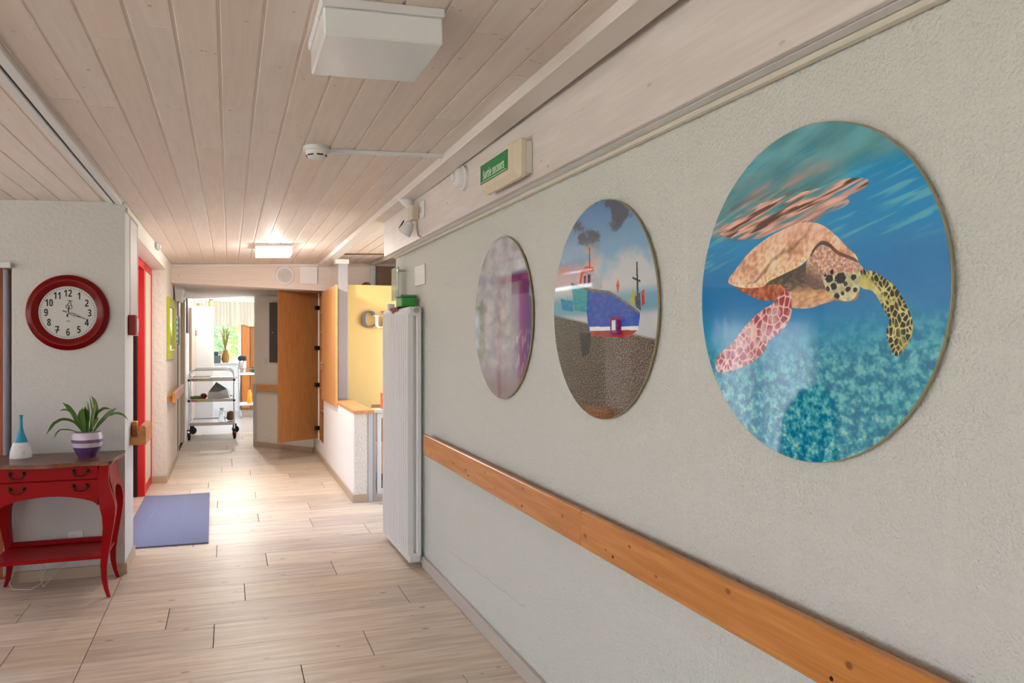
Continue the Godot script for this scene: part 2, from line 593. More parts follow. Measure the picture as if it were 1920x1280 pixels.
func turtle_print() -> ImageTexture:
	var n := 720
	var im := Image.create(n, n, false, Image.FORMAT_RGB8)
	var big := noise(FastNoiseLite.TYPE_SIMPLEX_SMOOTH, 1.0, 71, 3)
	var fine := noise(FastNoiseLite.TYPE_SIMPLEX_SMOOTH, 1.0, 72, 3)
	for y in n:
		for x in n:
			var u := (x + 0.5) / n
			var v := (y + 0.5) / n
			var wl := 0.285 - 0.11 * smoothstep(0.5, 0.95, u)
			var w := v + 0.22 * u          # lies along the slanting ripples
			var rip := fine.get_noise_2d(u * 3.0 - v * 0.5, w * 34.0)
			var soft := big.get_noise_2d(u * 3.2, w * 11.0)
			var c: Color
			var deep := lerp3(Color(0.0, 0.47, 0.68), Color(0.0, 0.41, 0.63), smoothstep(0.3, 0.45, v))
			deep = lerp3(deep, Color(0.02, 0.50, 0.65), smoothstep(0.5, 0.68, v))
			if v < wl + 0.03:
				var top := lerp3(Color(0.24, 0.47, 0.50), Color(0.30, 0.56, 0.60), 0.5 + soft)
				top = lerp3(top, Color(0.05, 0.43, 0.60), smoothstep(0.25, 0.6, rip) * 0.5)
				var pk := clampf(0.5 + 1.5 * soft + 0.6 * rip, 0.0, 1.0) * smoothstep(0.08, 0.16, v) * (1.0 - smoothstep(0.55, 0.72, u))
				top = lerp3(top, lerp3(Color(0.42, 0.36, 0.34), Color(0.74, 0.50, 0.43), 0.5 + rip), pk * 0.6)
				var dk := smoothstep(0.1, 0.4, fine.get_noise_2d(u * 4.0 + 7.0, w * 46.0)) * smoothstep(0.15, 0.22, v) * (1.0 - smoothstep(0.48, 0.62, u)) * smoothstep(0.08, 0.2, u)
				top = lerp3(top, Color(0.33, 0.22, 0.18), dk * 0.7)
				var gl := smoothstep(0.15, 0.5, rip) * smoothstep(0.15, 0.26, v) * (1.0 - smoothstep(0.5, 0.7, u))
				top = lerp3(top, Color(0.66, 0.72, 0.70), gl * 0.5)
				c = lerp3(top, deep, smoothstep(wl - 0.02, wl + 0.03, v + 0.03 * soft))
				c = lerp3(c, deep, smoothstep(0.62, 0.7, u - 0.6 * (0.2 - v)) * smoothstep(0.12, 0.2, v + 0.02 * rip))
			else:
				c = deep
			var streak := smoothstep(0.05, 0.5, rip) * smoothstep(0.14, 0.2, v) * (1.0 - smoothstep(0.33, 0.40, v)) * smoothstep(0.45, 0.7, u)
			streak += 0.8 * smoothstep(0.05, 0.5, rip) * smoothstep(0.28, 0.3, v) * (1.0 - smoothstep(0.38, 0.42, v)) * (1.0 - smoothstep(0.1, 0.24, u))
			c = lerp3(c, Color(0.33, 0.62, 0.68), streak * 0.75)
			var sand := smoothstep(0.60, 0.80, v + 0.10 * u + 0.04 * soft)
			if sand > 0.0:
				var m := big.get_noise_2d(u * 22.0, v * 26.0) + 0.5 * fine.get_noise_2d(u * 60.0, v * 60.0)
				var bed := lerp3(Color(0.0, 0.37, 0.50), Color(0.36, 0.66, 0.66), 0.5 + m * 1.1)
				bed = lerp3(bed, Color(0.62, 0.72, 0.64), smoothstep(0.35, 0.7, m) * smoothstep(0.75, 0.95, v))
				c = lerp3(c, bed, sand * 0.9)
			im.set_pixel(x, y, c)
	var cell := noise(FastNoiseLite.TYPE_CELLULAR, 1.0, 75, 1)
	cell.cellular_return_type = FastNoiseLite.RETURN_DISTANCE2_SUB
	# the broken mirror image of the shell on the underside of the surface
	paint(im, curved("0.10,0.256 0.181,0.228 0.257,0.204 0.43,0.195 0.581,0.197 0.664,0.189 0.745,0.204 0.742,0.227 0.681,0.240 0.681,0.262 0.581,0.283 0.492,0.305 0.346,0.312 0.21,0.300 0.13,0.28"), func(uv: Vector2) -> Color:
		var w := uv.y + 0.20 * uv.x
		var a := fine.get_noise_2d(uv.x * 5.0, w * 60.0)
		var b := fine.get_noise_2d(uv.x * 3.0 + 9.0, w * 38.0)
		var c := lerp3(Color(0.62, 0.40, 0.33), Color(0.85, 0.64, 0.56), 0.5 + 1.2 * a)
		c = lerp3(c, Color(0.30, 0.19, 0.15), smoothstep(0.18, 0.42, b))
		c.a = smoothstep(-0.38, 0.05, b + 0.6 * a + 2.2 * (w - 0.30)) * 0.9
		return c)
	var skin := func(uv: Vector2) -> Color:
		var k := fine.get_noise_2d(uv.x * 60.0, uv.y * 60.0)
		var e := cell.get_noise_2d(uv.x * 90.0, uv.y * 90.0) + 1.0
		var c := lerp3(Color(0.62, 0.45, 0.38), Color(0.84, 0.67, 0.57), 0.55 + k)
		return lerp3(c.darkened(0.28), c, smoothstep(0.02, 0.2, e))
	paint(im, curved("0.187,0.449 0.42,0.424 0.517,0.411 0.549,0.368 0.652,0.396 0.719,0.44 0.719,0.517 0.68,0.532 0.624,0.527 0.533,0.544 0.453,0.537 0.359,0.504 0.295,0.5"), func(uv: Vector2) -> Color:
		var k := fine.get_noise_2d(uv.x * 30.0, uv.y * 70.0)
		return lerp3(Color(0.25, 0.21, 0.18), Color(0.56, 0.43, 0.31), smoothstep(0.43, 0.53, uv.y + 0.05 * k)))
	paint(im, curved("0.461,0.485 0.517,0.472 0.609,0.501 0.63,0.524 0.58,0.535 0.533,0.544 0.461,0.539 0.42,0.513"), func(uv: Vector2) -> Color:
		var k := fine.get_noise_2d(uv.x * 26.0, uv.y * 60.0)
		var c := lerp3(Color(0.64, 0.47, 0.33), Color(0.82, 0.65, 0.46), 0.5 + k)
		c.a = smoothstep(0.465, 0.51, uv.y)
		return c)
	paint(im, curved("0.202,0.457 0.332,0.463 0.403,0.464 0.436,0.491 0.394,0.513 0.295,0.503"), func(uv: Vector2) -> Color:
		var k := fine.get_noise_2d(uv.x * 40.0, uv.y * 30.0)
		return lerp3(Color(0.48, 0.22, 0.13), Color(0.72, 0.42, 0.27), 0.5 + k))
	paint(im, curved("0.399,0.505 0.42,0.487 0.457,0.492 0.463,0.527 0.453,0.573 0.42,0.606 0.359,0.642 0.323,0.685 0.238,0.725 0.136,0.75 0.088,0.742 0.093,0.695 0.168,0.652 0.218,0.61 0.277,0.568 0.332,0.539 0.376,0.523"), func(uv: Vector2) -> Color:
		var e := cell.get_noise_2d(uv.x * 38.0, uv.y * 38.0) + 1.0
		var k := big.get_noise_2d(uv.x * 16.0, uv.y * 16.0)
		var scale := lerp3(Color(0.56, 0.16, 0.17), Color(0.66, 0.50, 0.50), 0.45 + 1.8 * k)
		return lerp3(Color(0.82, 0.66, 0.60), scale, smoothstep(0.04, 0.28, e)))
	paint(im, curved("0.549,0.38 0.58,0.364 0.616,0.374 0.665,0.398 0.713,0.424 0.733,0.447 0.693,0.462 0.624,0.468 0.60,0.472 0.586,0.485 0.557,0.492 0.525,0.468 0.521,0.411"), func(uv: Vector2) -> Color:
		var c: Color = skin.call(uv)
		return lerp3(c, Color(0.27, 0.22, 0.19), smoothstep(0.42, 0.485, uv.y + 0.5 * (0.58 - uv.x)) * 0.75))
	paint(im, curved("0.152,0.434 0.187,0.404 0.266,0.348 0.359,0.311 0.445,0.293 0.511,0.287 0.58,0.303 0.637,0.342 0.68,0.382 0.709,0.406 0.715,0.424 0.68,0.407 0.645,0.391 0.609,0.362 0.58,0.355 0.557,0.367 0.533,0.39 0.487,0.414 0.42,0.431 0.35,0.452 0.323,0.468 0.238,0.465 0.177,0.452"), func(uv: Vector2) -> Color:
		var k := fine.get_noise_2d(uv.x * 34.0 + uv.y * 26.0, uv.y * 30.0 - uv.x * 14.0)
		var b := big.get_noise_2d(uv.x * 8.0, uv.y * 9.0)
		var c := lerp3(Color(0.66, 0.47, 0.36), Color(0.89, 0.74, 0.61), 0.55 + 0.7 * k + 0.6 * b)
		var crease := absf(uv.y - (0.405 - 0.55 * (uv.x - 0.36)) + 0.02 * b)
		c = lerp3(c.darkened(0.25), c, smoothstep(0.0, 0.012, crease))
		return lerp3(c, Color(0.80, 0.63, 0.58), 0.5 * (1.0 - smoothstep(0.29, 0.36, uv.y))))
	paint(im, curved("0.238,0.465 0.323,0.468 0.359,0.452 0.428,0.434 0.495,0.416 0.537,0.392 0.525,0.386 0.477,0.4 0.403,0.418 0.332,0.435 0.286,0.453 0.227,0.455"), func(uv: Vector2) -> Color:
		return lerp3(Color(0.72, 0.50, 0.36), Color(0.93, 0.77, 0.60), 0.6 + fine.get_noise_2d(uv.x * 50.0, uv.y * 50.0)))
	# dark edge of the shell over the neck
	paint(im, curved("0.549,0.372 0.58,0.352 0.612,0.360 0.648,0.389 0.705,0.413 0.714,0.426 0.68,0.412 0.643,0.397 0.607,0.370 0.58,0.362 0.558,0.375 0.537,0.396"), func(uv: Vector2) -> Color:
		return Color(0.33, 0.18, 0.12, 0.85))
	paint(im, curved("0.718,0.46 0.733,0.448 0.771,0.457 0.802,0.475 0.838,0.5 0.867,0.541 0.887,0.58 0.892,0.604 0.884,0.637 0.867,0.662 0.844,0.68 0.828,0.668 0.814,0.637 0.811,0.613 0.82,0.588 0.805,0.562 0.79,0.537 0.765,0.508 0.733,0.499 0.719,0.484"), func(uv: Vector2) -> Color:
		var e := cell.get_noise_2d(uv.x * 78.0, uv.y * 52.0) + 1.0
		var k := big.get_noise_2d(uv.x * 12.0, uv.y * 12.0)
		var c := lerp3(Color(0.58, 0.55, 0.27), Color(0.74, 0.70, 0.42), 0.5 + k)
		# dark scales along the upper edge and on the inner half of the blade
		var edge := smoothstep(0.02, 0.0, uv.y - (0.452 + 1.35 * pow(maxf(0.0, uv.x - 0.735), 1.55) * 3.0))
		var blade := smoothstep(0.03, -0.02, uv.x - 0.845 - 0.15 * (uv.y - 0.60)) * smoothstep(0.51, 0.56, uv.y)
		return lerp3(c, Color(0.10, 0.12, 0.11), smoothstep(0.10, 0.30, e) * clampf(edge + blade, 0.0, 1.0)))
	var spots := [Vector3(0.612, 0.463, 0.013), Vector3(0.654, 0.465, 0.018), Vector3(0.629, 0.486, 0.011), Vector3(0.606, 0.492, 0.008), Vector3(0.681, 0.497, 0.008), Vector3(0.597, 0.452, 0.005), Vector3(0.701, 0.466, 0.009), Vector3(0.640, 0.515, 0.010), Vector3(0.673, 0.482, 0.007), Vector3(0.706, 0.501, 0.007), Vector3(0.622, 0.445, 0.007), Vector3(0.662, 0.508, 0.006)]
	paint(im, curved("0.582,0.446 0.609,0.432 0.652,0.436 0.719,0.446 0.724,0.487 0.715,0.512 0.686,0.531 0.645,0.523 0.609,0.501 0.593,0.477"), func(uv: Vector2) -> Color:
		var c := lerp3(Color(0.56, 0.56, 0.42), Color(0.76, 0.74, 0.58), 0.5 + big.get_noise_2d(uv.x * 30.0, uv.y * 30.0))
		c = lerp3(skin.call(uv), c, smoothstep(0.445, 0.462, uv.y))
		var d := 1.0
		for q: Vector3 in spots:
			d = minf(d, Vector2((uv.x - q.x) * 0.85, uv.y - q.y).length() / q.z + 0.25 * fine.get_noise_2d(uv.x * 90.0, uv.y * 90.0))
		return lerp3(Color(0.09, 0.10, 0.11), c, smoothstep(0.8, 1.0, d)))
	im.adjust_bcs(1.28, 1.0, 0.92)
	return ImageTexture.create_from_image(im)

func boat_print() -> ImageTexture:
	var n := 512
	var im := Image.create(n, n, false, Image.FORMAT_RGB8)
	var big := noise(FastNoiseLite.TYPE_SIMPLEX_SMOOTH, 1.0, 81, 4)
	var fine := noise(FastNoiseLite.TYPE_SIMPLEX, 1.0, 82, 2)
	for y in n:
		for x in n:
			var u := (x + 0.5) / n
			var v := (y + 0.5) / n
			var cl := big.get_noise_2d(u * 4.0 + 2.0, v * 6.0)
			var c := lerp3(Color(0.30, 0.48, 0.66), Color(0.52, 0.66, 0.76), v * 3.0)
			c = lerp3(c, Color(0.27, 0.31, 0.38), smoothstep(0.08, 0.4, cl + 0.15 - 2.2 * Vector2(u - 0.62, (v - 0.06) * 1.4).length_squared()) * (1.0 - smoothstep(0.15, 0.3, v)))
			c = lerp3(c, Color(0.72, 0.73, 0.74), smoothstep(0.22, 0.36, v + 0.12 * cl))
			c = lerp3(c, Color(0.74, 0.60, 0.52), smoothstep(0.05, 0.3, cl) * smoothstep(0.18, 0.22, v) * (1.0 - smoothstep(0.28, 0.33, v)) * (1.0 - smoothstep(0.3, 0.6, u)))
			c = lerp3(c, Color(0.36, 0.58, 0.68), smoothstep(0.40, 0.46, v) * (1.0 - smoothstep(0.5, 0.54, v)) * 0.8)
			var shore := 0.50 + 0.13 * u
			if v > shore:
				var s := fine.get_noise_2d(u * 90.0, v * 120.0)
				var peb := lerp3(Color(0.20, 0.17, 0.15), Color(0.56, 0.48, 0.42), 0.45 + s)
				peb = lerp3(peb, Color(0.62, 0.40, 0.22), smoothstep(0.9, 0.98, v) * smoothstep(-0.1, 0.4, s) * 0.8)
				c = lerp3(c, peb, smoothstep(shore, shore + 0.02, v))
			im.set_pixel(x, y, c)
	var flat := func(col: Color, amount := 0.16) -> Callable:
		return func(uv: Vector2) -> Color:
			return col.lightened(clampf(big.get_noise_2d(uv.x * 16.0, uv.y * 40.0) * amount + 0.02, 0.0, 0.5))
	paint(im, poly("0.082,0.429 0.227,0.446 0.231,0.499 0.101,0.486"), flat.call(Color(0.16, 0.50, 0.66)))
	paint(im, poly("0.30,0.60 0.42,0.61 0.40,0.70 0.33,0.72"), flat.call(Color(0.22, 0.18, 0.16)))
	paint(im, poly("0.298,0.371 0.317,0.313 0.366,0.3 0.441,0.311 0.481,0.343 0.53,0.363 0.53,0.405 0.384,0.399"), flat.call(Color(0.62, 0.64, 0.66)))
	paint(im, poly("0.298,0.36 0.317,0.305 0.366,0.288 0.441,0.30 0.455,0.32 0.366,0.312 0.33,0.325 0.315,0.37"), flat.call(Color(0.78, 0.33, 0.12)))
	paint(im, poly("0.345,0.335 0.365,0.33 0.365,0.375 0.345,0.375"), flat.call(Color(0.2, 0.25, 0.32)))
	paint(im, poly("0.385,0.33 0.415,0.33 0.415,0.375 0.385,0.375"), flat.call(Color(0.2, 0.25, 0.32)))
	paint(im, poly("0.206,0.365 0.384,0.403 0.598,0.429 0.713,0.47 0.862,0.534 0.848,0.589 0.774,0.622 0.421,0.616 0.394,0.585 0.375,0.505 0.247,0.495"), flat.call(Color(0.10, 0.28, 0.66)))
	paint(im, poly("0.206,0.365 0.384,0.403 0.375,0.505 0.247,0.495"), flat.call(Color(0.16, 0.56, 0.60)))
	paint(im, poly("0.206,0.355 0.384,0.393 0.598,0.419 0.713,0.46 0.862,0.524 0.862,0.536 0.713,0.472 0.598,0.431 0.384,0.405 0.206,0.367"), flat.call(Color(0.42, 0.36, 0.30)))
	paint(im, poly("0.407,0.594 0.598,0.599 0.848,0.593 0.774,0.628 0.432,0.622"), flat.call(Color(0.60, 0.13, 0.11)))
	paint(im, poly("0.403,0.576 0.848,0.581 0.848,0.597 0.407,0.595"), flat.call(Color(0.85, 0.86, 0.88)))
	paint(im, poly("0.605,0.535 0.705,0.535 0.705,0.615 0.605,0.615"), flat.call(Color(0.40, 0.10, 0.36)))
	paint(im, poly("0.62,0.55 0.655,0.55 0.655,0.595 0.62,0.595"), flat.call(Color(0.82, 0.82, 0.86)))
	paint(im, poly("0.831,0.312 0.841,0.313 0.851,0.455 0.836,0.455"), flat.call(Color(0.15, 0.16, 0.18)))
	paint(im, poly("0.80,0.372 0.865,0.392 0.864,0.400 0.80,0.380"), flat.call(Color(0.15, 0.16, 0.18)))
	paint(im, poly("0.399,0.201 0.407,0.202 0.411,0.304 0.402,0.303"), flat.call(Color(0.2, 0.2, 0.22)))
	paint(im, poly("0.774,0.474 0.804,0.423 0.82,0.445 0.81,0.50"), flat.call(Color(0.66, 0.62, 0.14)))
	paint(im, poly("0.82,0.46 0.862,0.44 0.87,0.52 0.83,0.50"), flat.call(Color(0.24, 0.26, 0.28)))
	paint(im, poly("0.872,0.44 0.895,0.43 0.90,0.49 0.878,0.50"), flat.call(Color(0.70, 0.16, 0.14)))
	paint(im, poly("0.66,0.40 0.675,0.37 0.69,0.40 0.675,0.44"), flat.call(Color(0.76, 0.34, 0.16)))
	im.adjust_bcs(1.15, 1.0, 1.0)
	return ImageTexture.create_from_image(im)

func pale_print() -> ImageTexture:
	var n := 320
	var im := Image.create(n, n, false, Image.FORMAT_RGB8)
	var big := noise(FastNoiseLite.TYPE_SIMPLEX_SMOOTH, 1.0, 91, 4)
	for y in n:
		for x in n:
			var u := (x + 0.5) / n
			var v := (y + 0.5) / n
			var k := big.get_noise_2d(u * 5.0, v * 9.0)
			var c := lerp3(Color(0.50, 0.56, 0.63), Color(0.72, 0.74, 0.78), 0.55 + k)
			c = lerp3(c, Color(0.40, 0.42, 0.62), smoothstep(0.62, 0.82, u + 0.08 * k) * smoothstep(0.2, 0.3, v))
			c = lerp3(c, Color(0.28, 0.27, 0.48), smoothstep(0.68, 0.7, u) * (1.0 - smoothstep(0.36, 0.38, v)) * smoothstep(0.22, 0.24, v))
			c = lerp3(c, Color(0.62, 0.64, 0.70), smoothstep(0.1, 0.3, big.get_noise_2d(u * 24.0, v * 8.0)) * smoothstep(0.55, 0.62, v))
			c = lerp3(c, Color(0.50, 0.46, 0.52), smoothstep(0.75, 0.95, v))
			im.set_pixel(x, y, c)
	return ImageTexture.create_from_image(im)


# ------------------------------------------------------------------ floor and ceiling
func _floor() -> void:
	var f := struct("floor", spanm(-5.2, 3.6, -0.16, -0.011, -3.7, 17.8), mat(Color(0.33, 0.28, 0.24), 0.8))
	var cross := [0.966, 0.305, 0.638, -0.073, -0.307, 0.085, 0.637, 0.236, -0.083, 1.016, 0.625, 0.227, 0.67, -0.1, 0.235, 0.9, -0.2, 0.62, 0.22]
	var pitch := 0.3225
	for k in range(-3, 31):
		var z0 := 2.8815 + pitch * k
		var zc := z0 + pitch / 2
		var j: float = cross[k] if k >= 0 and k < cross.size() else rng.randf_range(-0.4, 0.9)
		var x1 := 1.24
		if zc > 5.6 and zc < 7.0:
			x1 = 2.2
		var x0 := -0.632
		if zc > 5.8 and zc < 8.6:
			x0 = -0.95
		_plank_row(f, x0, x1, zc, pitch, j)
		if zc < 5.4:
			_plank_row(f, -2.6, -0.632, zc, pitch, -1.045 if k == 5 else j - 0.9)
	# the kitchen floor beyond the planks
	mk("vinyl_sheet", spanm(-2.6, 3.5, -0.011, 0.0, 2.8815 + pitch * 31, 17.6), mat(Color(0.74, 0.73, 0.72), 0.3), f)
	# the big room beside and behind the camera, outside the frame
	mk("vinyl_sheet", spanm(-5.1, -2.602, -0.011, -0.001, -3.6, 5.3), M.floor[1], f)
	mk("vinyl_sheet", spanm(-2.6, 1.24, -0.011, -0.001, -3.6, 2.8815 - pitch * 3), M.floor[1], f)
	mk("vinyl_sheet", spanm(1.243, 3.5, -0.011, -0.003, 7.1, 9.6), M.floor[1], f)

func _plank_row(f: Node, x0: float, x1: float, zc: float, pitch: float, joint: float) -> void:
	var cuts := [x0]
	var x := joint - 1.26 * 4
	while x < x1 - 0.03:
		if x > x0 + 0.03:
			cuts.append(x)
		x += 1.26
	cuts.append(x1)
	for i in cuts.size() - 1:
		var a: float = cuts[i]
		var b: float = cuts[i + 1]
		uvo = Vector2(rng.randf() * 1.5, rng.randf_range(0.18, 0.62))
		mk("plank", bx(Vector3(b - a - 0.0038, 0.012, pitch - 0.0024), 0.0008), M.floor[rng.randi() % 4], f, T((a + b) / 2, -0.006, zc))
	uvo = Vector2.ZERO

func _ceiling() -> void:
	var s := begin()
	box(s, Vector3(-3.0, 0.0625, -0.9), Vector3(4.4, 0.115, 9.2))
	box(s, Vector3(0.9, 0.0625, -2.85), Vector3(3.4, 0.115, 13.1))
	var c := struct("ceiling", done(s), mat(Color(0.95, 0.90, 0.855), 0.5), C())
	var pitch := 0.1185
	var known := {-1: 3.06, 1: 3.585, 2: 4.763, 6: 3.064, 7: 2.486, -10: 4.805, -3: 2.324, -4: 2.45}
	swap_uv = true
	for k in range(-19, 19):
		var x0 := 0.09 + pitch * k
		var x1 := x0 + pitch
		if k == 7:
			x1 = 1.01
		elif k == 8:
			x0 = 1.085
		var z_lo := 0.8
		var z_hi := 9.27
		if k >= 8:
			z_lo = 5.6
		if x1 < -0.72:
			z_hi = 5.27
		var cuts := [z_lo]
		var j: float = known.get(k, z_lo + rng.randf_range(0.4, 3.4))
		while j < z_hi - 0.3:
			if j > z_lo + 0.1:
				cuts.append(j)
			j += rng.randf_range(4.2, 5.6)
		cuts.append(z_hi)
		for i in cuts.size() - 1:
			var a: float = cuts[i]
			var b: float = cuts[i + 1]
			uvo = Vector2(rng.randf() * 3.0, rng.randf_range(0.06, 0.42))
			mk("plank", bx(Vector3(x1 - x0 - 0.0085, 0.014, b - a - 0.0015), 0.0022), M.ceil[rng.randi() % 4], c, Transform3D(Basis(), Vector3((x0 + x1) / 2, 0.007, -(a + b) / 2)))
	uvo = Vector2.ZERO
	swap_uv = false
	# the plain boards over the part of the big room that the frame leaves out
	mk("plain_boards", bx(Vector3(2.9, 0.014, 8.9)), M.ceil[1], c, Transform3D(Basis(), Vector3(-3.63, 0.007, -0.85)))
	mk("plain_boards", bx(Vector3(3.55, 0.014, 4.4)), M.ceil[1], c, Transform3D(Basis(), Vector3(-0.4, 0.007, 1.4)))


# ------------------------------------------------------------------ walls
func _walls() -> void:
	# the wall with the clock, its window opening and its end beside the entrance
	var w := begin()
	span(w, -1.241, -0.62, 0, 2.5, 5.25, 5.5)
	span(w, -0.87, -0.62, 0, 2.5, 5.5, 5.68)
	span(w, -2.5, -1.241, 1.92, 2.5, 5.25, 5.5)
	span(w, -5.2, -2.5, 0, 2.5, 5.25, 5.5)
	struct("wall_left", done(w), M.clock_wall)
	# along the corridor on the left: over the entrance, the pier, over the brown door
	w = begin()
	span(w, -0.87, -0.62, 2.19, 2.5, 5.68, 8.5)
	span(w, -0.87, -0.62, 0, 2.5, 8.5, 10.36)
	span(w, -0.87, -0.62, 2.06, 2.6, 10.36, 11.86)
	span(w, -0.87, -0.62, 0, 2.6, 11.86, 14.75)
	span(w, -2.7, -0.87, 0, 2.6, 14.6, 14.75)
	struct("wall_corridor", done(w), M.plaster)
	# behind the camera and far to the left: the big room's window walls
	w = begin()
	span(w, -5.2, 1.5, 0, 0.8, -3.6, -3.4)
	span(w, -5.2, 1.5, 2.1, 2.5, -3.6, -3.4)
	span(w, -5.2, -4.2, 0.8, 2.1, -3.6, -3.4)
	span(w, -0.9, 1.5, 0.8, 2.1, -3.6, -3.4)
	struct("wall_back", done(w), M.plaster)
	w = begin()
	span(w, -5.2, -5.0, 0, 0.8, -3.4, 5.25)
	span(w, -5.2, -5.0, 2.1, 2.5, -3.4, 5.25)
	span(w, -5.2, -5.0, 0.8, 2.1, -3.4, -2.6)
	span(w, -5.2, -5.0, 0.8, 2.1, 4.5, 5.25)
	struct("wall_west", done(w), M.plaster)
	_window("window_2", Transform3D(Basis(), P(-2.55, 1.45, -3.5)), 3.3, 1.3, 3, M.white)
	_window("window_3", Transform3D(Basis(Vector3.UP, PI / 2), P(-5.1, 1.45, 0.95)), 7.1, 1.3, 6, M.white)
	# stair hall on the right: outer wall with a window, wall behind the cupboards
	w = begin()
	span(w, 2.4, 2.6, 0, 0.4, 5.4, 9.5)
	span(w, 2.4, 2.6, 2.2, 2.6, 5.4, 9.5)
	span(w, 2.4, 2.6, 0.4, 2.2, 5.4, 5.8)
	span(w, 2.4, 2.6, 0.4, 2.2, 8.1, 9.5)
	span(w, 1.44, 2.6, 0, 2.6, 5.41, 5.66)
	struct("wall_stairs", done(w), M.plaster)
	_window("window_4", Transform3D(Basis(Vector3.UP, PI / 2), P(2.5, 1.3, 6.95)), 2.3, 1.8, 2, M.white)
	# baseboards
	struct("baseboard_left", spanm(-1.241, -0.606, 0, 0.068, 5.235, 5.25, 0.002), M.tile_base)
	struct("baseboard_left", spanm(-0.62, -0.606, 0, 0.068, 5.25, 5.68, 0.002), M.tile_base)
	var b := begin()
	span(b, -0.62, -0.606, 0, 0.075, 8.49, 10.34, 0.002)
	span(b, -0.77, -0.606, 0, 0.075, 8.478, 8.492, 0.002)
	struct("baseboard_corridor", done(b), M.tile_base)

func _window(called: String, xf: Transform3D, w: float, h: float, panes: int, m: Material) -> Node3D:
	var root := Node3D.new()
	root.name = numbered(self, called)
	root.transform = xf
	root.set_meta("kind", "structure")
	add_child(root, true)
	var st := begin()
	for s: float in [-1.0, 1.0]:
		box(st, Vector3(0, s * (h / 2 - 0.025), 0), Vector3(w, 0.05, 0.07), 0.004)
		box(st, Vector3(s * (w / 2 - 0.025), 0, 0), Vector3(0.05, h, 0.07), 0.004)
	mk("frame", done(st), m, root)
	for i in panes:
		var x0 := -w / 2 + w * i / panes
		if i > 0:
			mk("mullion", bx(Vector3(0.06, h, 0.06), 0.004), m, root, Transform3D(Basis(), Vector3(x0, 0, 0)))
		mk("pane", bx(Vector3(w / panes - 0.05, h - 0.08, 0.006)), M.glass, root, Transform3D(Basis(), Vector3(x0 + w / panes / 2, 0, 0)))
	return root


